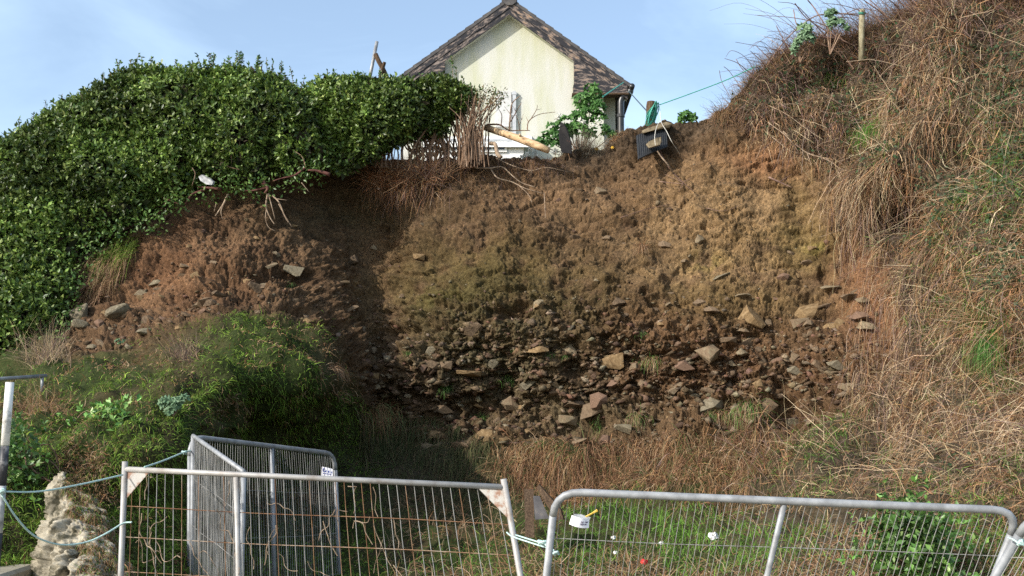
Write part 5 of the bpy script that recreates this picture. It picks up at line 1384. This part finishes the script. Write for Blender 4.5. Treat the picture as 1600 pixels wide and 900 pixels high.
# ------------------------------------------------------------------ mesh fence panels
def bil(c, u, w):
    return c[0].lerp(c[1], u).lerp(c[3].lerp(c[2], u), w)
FG = 'temporary mesh fence panels'
def fence(label, c, rt_, mat, nv, hz, wmats, rw=.0028, round_top=0, mid=None, post_over=0.0, gusset=False, rmid=None, wig=.006, posts=(True, True)):
    """c: top-left, top-right, bottom-right, bottom-left"""
    o = thing('mesh_fence', label, 'fence', c[3], FG)
    tl, tr, br_, bl = c
    upl = (tl - bl).normalized(); upr = (tr - br_).normalized(); al = (tr - tl).normalized()
    if round_top:
        R = round_top
        pts = [bl, tl - upl * R] + [(tl - upl * R).lerp(tl, t).lerp(tl.lerp(tl + al * R, t), t) for t in (.2, .4, .6, .8)] + [tl + al * R]
        e = [tr - al * R] + [(tr - al * R).lerp(tr, t).lerp(tr.lerp(tr - upr * R, t), t) for t in (.2, .4, .6, .8)] + [tr - upr * R, br_]
        MB().tube(pts[1:] + e[:-1], rt_, 12).build('top_rail', mat, o, True)
        MB().tube([bl, tl - upl * R], rt_, 12).build('post', mat, o, True)
        MB().tube([br_, tr - upr * R], rt_, 12).build('post', mat, o, True)
    else:
        if posts[0]: MB().tube([bl, tl + upl * post_over], rt_, 12).build('post', mat, o, True)
        if posts[1]: MB().tube([br_, tr + upr * post_over], rt_, 12).build('post', mat, o, True)
        kk = (mid or .5)
        MB().tube([tl, tl.lerp(tr, kk), tr], rt_ * .92, 12).build('top_rail', mat, o, True)
    MB().tube([bl, br_], rt_, 8).build('bottom_rail', mat, o, True)
    if mid:
        MB().tube([bil(c, mid, 1), bil(c, mid, .012)], rmid or rt_ * .9, 10).build('middle_post', mat, o, True)
    nrm = al.cross(upl).normalized()
    if nrm.y > 0: nrm = -nrm
    ph = random.uniform(0, 6)
    for i in range(1, nv):
        u = i / nv
        w0 = 0.012
        if round_top:
            R = round_top / (tr - tl).length
            m_ = min(u, 1 - u)
            if m_ < R: w0 = .012 + (round_top / (tl - bl).length) * (1 - math.sqrt(max(0, 1 - (1 - m_ / R) ** 2)))
        pts = []
        for w in (w0, .12, .25, .4, .55, .7, .85, .995):
            if w < w0: continue
            b_ = math.sin(u * 7 + w * 5 + ph) * wig + random.uniform(-1, 1) * wig * .6
            pts.append(bil(c, min(.998, max(.002, u + b_ * .25 / 1)), w) + nrm * (b_ * 1.5 + rw))
        MB().tube(pts, rw, 5, cap=False).build('wire', random.choices(wmats, [3, 1] if len(wmats) > 1 else None)[0], o)
    for w in hz:
        pts = [bil(c, u, w + math.sin(u * 9 + ph) * .003) + nrm * (-rw + math.sin(u * 11) * wig) for u in np.linspace(0.0, 1, 15)]
        MB().tube(pts, rw * 1.15, 5, cap=False).build('wire', wmats[-1] if len(wmats) > 1 and random.random() < .7 else wmats[0], o)
    if gusset:
        for (t_, a_, uu) in ((tl, al, upl), (tr, -al, upr)):
            q0 = t_ - nrm * .004
            MB().prism([q0 + a_ * .015, q0 + a_ * .24 - uu * .02, q0 + a_ * .03 - uu * .26], nrm * .006).build('gusset_plate', M['gusset'], o)
    return o
def down(px1, py1, px2, py2, D, Db=None):
    """where a post through two sighted points meets the ground"""
    Db = Db or D
    a = V(px1, py1, D)
    lo_, hi_ = py2, py2 + 900
    x = lambda y: px1 + (px2 - px1) * (y - py1) / (py2 - py1)
    for _ in range(40):
        m_ = (lo_ + hi_) / 2
        if V(x(m_), m_, Db).z > 0.01: lo_ = m_
        else: hi_ = m_
    return V(x(lo_), lo_, Db)
DA0, DA1 = 10.2, 9.6
cA = [V(195, 733, DA0), V(789, 761, DA1), down(785, 750, 812, 900, DA1), down(194, 722, 188, 900, DA0)]
fence('square cornered worn mesh fence panel with rusty wires at the lower left', cA, .027, M['galv_worn'], 44, (.165, .30, .45, .62, .80), [M['wire'], M['rust_wire']], .0034, 0, .306, .07, True, .026, .010)
cB = [V(302, 681, 12.5), V(381, 737, 10.45), down(381, 737, 377, 900, 10.45), down(302, 681, 299, 900, 12.5)]
fence('grey mesh panel running back from the front panel to the tall corner post', cB, .026, M['galv'], 52, (.2, .42, .66), [M['wire']], .0028, 0, None, 0, False)
cC = [V(297, 682, 12.6), V(523, 709, 15.2), down(523, 709, 528, 830, 15.2), down(297, 682, 296, 900, 12.6)]
fence('rounded grey mesh fence panel farthest back in the shaded recess', cC, .030, M['galv'], 62, (.25, .5, .75), [M['wire']], .0028, .22, .52)
DT, DB = 8.3, 9.2
cD = [V(868, 768, DT + .15), V(1594, 798, DT - .15), down(1590, 818, 1557, 900, DT - .15, DB - .1), down(873, 812, 861, 900, DT + .15, DB + .1)]
fence('rounded galvanised mesh fence panel at the lower right', cD, .029, M['galv'], 64, (.19, .37, .56, .78), [M['wire']], .0025, .20, .503, rmid=.023)
cE = [V(1613, 800, 8.1), V(2050, 780, 6.6), down(2050, 790, 2040, 900, 6.6), down(1602, 842, 1566, 900, 8.1, 8.9)]
fence('galvanised mesh fence panel cut off at the right edge of view', cE, .032, M['galv'], 40, (.19, .37, .56, .78), [M['wire']], .0032, .20, .5)

# dried bindweed caught in the mesh
for lab, cc_, u0, u1, n_v in (('pale dry vine tendrils tangled in the left half of the worn mesh panel', cA, .03, .38, 26), ('pale dry vine tendrils tangled in the middle of the worn mesh panel', cA, .38, .80, 30)):
    vo = thing('dry_vine', lab, 'dead vine', bil(cc_, (u0 + u1) / 2, .6))
    for i in range(n_v):
        u, w = random.uniform(u0, u1), random.uniform(.12, .85)
        pts = []
        a = random.choice([math.pi / 2, -math.pi / 2, random.uniform(0, 6.28)])
        for k in range(random.randint(5, 10)):
            pts.append(bil(cc_, u, w) + Vector((0, random.uniform(-.03, .02), 0)))
            a += random.gauss(0, .55)
            u = min(u1 + .05, max(.01, u + math.cos(a) * .012)); w = min(.95, max(.03, w + math.sin(a) * .035))
        MB().tube(spline(pts, 2), random.uniform(.0022, .0045), 4).build('tendril', M['root'], vo)

# ties, tags and ropes on the fences
def tag_sheet(name, label, pts_top, pts_bot, mat, lines=None, inkmat=None, big=False):
    """curled paper: matching top and bottom edges"""
    n = 14
    A = spline(pts_top, 6); B = spline(pts_bot, 6)
    v = A + B; k = len(A)
    nb = [Vector((0, .003, 0))] * k
    v2 = [p_ + Vector((0, .004, 0)) for p_ in v]
    f = [[i, i + 1, k + i + 1, k + i] for i in range(k - 1)] + [[2 * k + i, 3 * k + i, 3 * k + i + 1, 2 * k + i + 1] for i in range(k - 1)]
    ring = list(range(k)) + list(range(2 * k - 1, k - 1, -1))
    f += [[ring[i], 2 * k + ring[i], 2 * k + ring[(i + 1) % len(ring)], ring[(i + 1) % len(ring)]] for i in range(len(ring))]
    o = thing(name, label, 'notice', A[k // 2])
    mesh_np('paper', v + v2, f, mat, o)
    def at(u, w):
        x = u * (k - 1); i = min(k - 2, int(x)); t = x - i
        return A[i].lerp(A[i + 1], t).lerp(B[i].lerp(B[i + 1], t), w) + Vector((0, -.0025, 0))
    return o, at
def glyphs(o, at, u0, u1, w0, w1, n, mat, seed, name='lettering'):
    """a line of small illegible capitals: strokes laid on the paper"""
    r = random.Random(seed); mb = MB()
    du_ = (u1 - u0) / n
    for i in range(n):
        if r.random() < .12: continue
        a = u0 + i * du_; b = a + du_ * .72
        segs = r.choice([[(0, 0, 0, 1), (0, 0, 1, 0), (0, .5, 1, .5), (0, 1, 1, 1)], [(0, 0, 0, 1), (1, 0, 1, 1), (0, .5, 1, .5)], [(0, 0, 1, 0), (.5, 0, .5, 1)], [(0, 0, 0, 1), (0, 1, 1, 1), (1, 0, 1, 1)], [(0, 0, 0, 1), (0, 0, 1, 1), (1, 0, 1, 1)], [(0, 0, 1, 0), (0, 0, 0, 1), (0, 1, 1, 1)]])
        for (x0, y0, x1, y1) in segs:
            p0 = at(a + (b - a) * x0, w0 + (w1 - w0) * y0); p1 = at(a + (b - a) * x1, w0 + (w1 - w0) * y1)
            d = (p1 - p0).normalized(); s_ = d.cross(Vector((0, 1, 0))).normalized() * .0022
            mb.add([p0 - s_, p0 + s_, p1 + s_, p1 - s_], [[0, 1, 2, 3]])
    if mb.v: stuff(mb.build(name, mat, o))
dt = DT - .02
no, at = tag_sheet('notice_tag', 'curled white paper notice tied to the left end of the rounded galvanised fence', [V(893.5, 805, dt), V(902, 808, dt - .03), V(912, 810, dt - .02), V(921, 809.5, dt + .02)], [V(889.5, 819, dt), V(898, 822.5, dt - .03), V(908, 825, dt - .02), V(920, 825, dt + .01)], M['paper'])
glyphs(no, at, .60, .93, .34, .47, 9, M['ink'], 3)
glyphs(no, at, .59, .92, .56, .69, 8, M['ink'], 5)
MB().prism([V(897, 803, dt + .04), V(908, 803.5, dt + .05), V(923, 808.5, dt + .03), V(921, 812, dt + .05), V(896, 812, dt + .05)], (0, .004, 0)).build('back_flap', M['grey_paint'], no)
for dx in (0, 1.7):
    yt = MB().tube([V(915 + dx, 807.3, dt), V(925 + dx, 802 - .2 * dx, dt - .02), V(933 + dx * .6, 796.5 + dx, dt - .02)], .005, 5).build('tie', M['yellow_tie'], no)
nc = fC = None
dc = 14.95
no2, at2 = tag_sheet('notice_tag', 'small white notice with blue print near the right post of the farthest fence panel', [V(503, 729, dc), V(511, 730.5, dc), V(520, 733, dc)], [V(502, 744, dc), V(510, 745, dc), V(520, 746, dc)], M['paper'])
# large round initial, then a line of small letters
ring = [at2(.22 + .085 * math.cos(a), .32 + .17 * math.sin(a)) for a in np.linspace(.7, 5.6, 12)]
MB().tube(ring, .006, 5).build('initial', M['ink_blue'], no2)
glyphs(no2, at2, .36, .95, .30, .52, 7, M['ink_blue'], 8)
glyphs(no2, at2, .14, .9, .64, .72, 12, M['ink_blue'], 9)

RG = 'pale blue ropes tied between the fences'
poleD = 9.0
rp = lambda name, lab, pts, r=.008: tag(MB().tube(spline(pts, 8), r, 6).build(name, M['rope'], None, True), lab, 'rope', RG)
rp('rope', 'taut blue rope from the leaning striped pole to the top of the worn fence panel', [V(2, 768, poleD - .05), V(60, 768, 9.3), V(125, 757, 9.7), V(192, 742, 10.15)])
rp('rope', 'slack blue rope looping from the striped pole past the rock outcrop', [V(2, 772, poleD - .05), V(25, 808, 9.1), V(55, 838, 9.4), V(95, 851, 9.7), V(135, 847, 9.9), V(165, 834, 10.0), V(192, 818, 10.15), V(206, 816, 10.15)])
rp('rope', 'blue rope from the front panel up to the tall corner post', [V(226, 730, 10.15), V(255, 720, 11.5), V(287, 707, 12.3), V(299, 704, 12.5)], .009)
def knot(lab, x, y, D, n, mat, s=5):
    mb = MB()
    pts = [V(x + random.uniform(-s, s), y + random.uniform(-s, s) * .8, D + random.uniform(-.03, .02)) for k in range(n)]
    mb.tube(spline(pts, 4), .010, 6)
    return tag(mb.build('rope_knot', mat, None, True), lab, 'rope', RG)
knot('blue rope knot at the tall corner post', 288, 707, 12.3, 9, M['rope'], 4)
knot('blue rope wrapped on the leaning striped pole', 3, 768, poleD - .06, 12, M['rope'], 6)
knot('blue rope knot at the far right end of the rounded fence', 1594, 848, 8.1, 12, M['rope'], 6)
rp('rope', 'doubled blue rope tying the worn panel to the rounded panel', [V(797, 836, 9.55), V(792, 832, 9.6), V(800, 838, 9.4), V(820, 845, 9.2), V(845, 853, 9.0), V(862, 858, 8.75), V(866, 861, 8.7)], .007)
rp('rope', 'upper strand of the tie between the worn panel and the rounded panel', [V(806, 836, 9.55), V(825, 842, 9.2), V(838, 846, 9.0), V(850, 850, 8.9), V(860, 857, 8.75)], .007)
knot('frayed blue rope bow between the worn panel and the rounded panel', 848, 850, 8.9, 16, M['rope'], 7)
knot('blue rope end hanging off the left post of the rounded panel', 869, 864, 8.6, 8, M['rope'], 4)
rp('rope', 'short blue rope tying the rounded panel to the panel at the edge of view', [V(1575, 840, 8.15), V(1583, 843, 8.1), V(1592, 849, 8.05), V(1600, 852, 8.05)], .007)

# ------------------------------------------------------------------ leaning striped pole and rail at the far left
sp_ = thing('striped_pole', 'leaning scuffed white and black pole at the left edge', 'pole', down(14, 600, 2, 760, poleD))
b0 = down(14, 600, 2, 760, poleD); t0 = V(15.5, 597, poleD)
for (a_, b_, m_) in ((0, .33, 'pole_grey'), (.33, .47, 'pole_white'), (.47, .565, 'pole_black'), (.565, .70, 'pole_grey'), (.70, .815, 'pole_black'), (.815, 1.0, 'pole_white')):
    MB().tube([b0.lerp(t0, a_ + .0005), b0.lerp(t0, b_ - .0005)], .034, 14).build('band', M[m_], sp_, True)
ra = thing('handrail', 'grey metal handrail running level behind the top of the striped pole', 'handrail', V(40, 600, 13.5))
MB().tube([V(-80, 593, 13.2), V(0, 592, 13.6), V(72, 587, 14.2)], .024, 10).build('rail', M['galv'], ra, True)
MB().tube([V(66, 588, 14.15), V(65.5, 612, 14.15)], .018, 10).build('post', M['galv'], ra, True)

kx0, kx1, kz = V(-120, 890, 10.9).x, V(46, 890, 10.9).x, V(20, 884, 10.9).z
structure(MB().prism([Vector((kx0, 9.9, 0.0)), Vector((kx1, 9.9, 0.0)), Vector((kx1, 9.9, kz - .06)), Vector((kx1 - .04, 9.9, kz - .03)), Vector((kx0, 9.9, kz - .03))], (0, 1.15, .03)).build('path', M['concrete']))

# ------------------------------------------------------------------ timbers in the recess between the panels
def plank(label, pts, th, mat, name='plank'):
    return tag(MB().prism([V(*p_) for p_ in pts], th).build(name, mat), label, 'timber')
plank('upright rotten timber post between the two front fence panels', [(819, 765, 15.2), (834, 765, 15.2), (835, 840, 14.6), (821, 840, 14.6)], (0, .14, 0), M['timber'], 'timber_post')
plank('slanting dark plank leaning beside the upright timber', [(838, 762, 15.0), (842, 757, 15.0), (876, 796, 14.6), (880, 812, 14.5), (868, 812, 14.5)], (.02, .06, 0), M['timber'])
plank('grey board wedged under the slanting plank', [(833, 775, 15.1), (843, 775, 15.1), (858, 810, 14.8), (836, 812, 14.8)], (0, .05, 0), M['slate'], 'board')

# ------------------------------------------------------------------ litter
def litter(lab, x, y, w_, mat, seed, name='litter', off=.03):
    p, n_ = S1(x, y)
    r = random.Random(seed); mb = MB()
    k = w_ * .5 * p.y / F_PX
    v = []
    nx = 7
    for j in range(nx):
        for i in range(nx):
            u, t = i / (nx - 1) * 2 - 1, j / (nx - 1) * 2 - 1
            v.append(p + n_ * off + Vector((u * k * (1 - .25 * t * t), -k * .5 * math.cos(u * 2) + r.uniform(-.3, .3) * k, t * k * .7 * (1 - .4 * u * u) + r.uniform(-.15, .15) * k)))
    f = [[j * nx + i, j * nx + i + 1, (j + 1) * nx + i + 1, (j + 1) * nx + i] for j in range(nx - 1) for i in range(nx - 1)]
    return tag(mb.add(v, f).build(name, mat), lab, 'litter', 'litter')
litter('white plastic scrap lying on the green grass in the middle of the rounded fence', 1118, 860, 17, M['litter_white'], 1, off=.10)
litter('small white scrap in the grass right of the curled notice', 961, 857, 8, M['litter_white'], 2, off=.12)
litter('tiny white and pink scrap between the two other white scraps', 1034, 862, 8, M['litter_white'], 3, off=.10)
litter('round white scrap low in the grass near the red one', 965, 885, 7, M['litter_white'], 4, off=.12)
litter('crumpled red scrap at the bottom edge behind the rounded fence', 1007, 896, 12, M['litter_red'], 5, off=.14)
litter('pale grey stone-like scrap beneath the round white one', 960, 893, 9, M['grey_stone'], 6, off=.08)
litter('tiny yellow scrap on the cliff edge left of the black sheet', 957, 230, 6, M['litter_yellow'], 7)
litter('pale yellow peg stuck in the soil below the dry clump', 931, 231, 7, M['litter_yellow'], 8)
litter('white scrap caught in the rusty twigs', 597, 297, 6, M['litter_white'], 9, off=.15)
ps = V(321, 283, 19.4)
tag(MB().prism([V(310, 276, 19.45), V(315, 273, 19.45), (V(327, 279, 19.4)), V(333, 284, 19.4), V(331, 289, 19.38), V(322, 288, 19.4), V(313, 282, 19.42)], (.02, .05, .01)).build('white_panel', M['pole_grey']), 'white plastic panel scrap showing under the big rounded hedge', 'scrap')
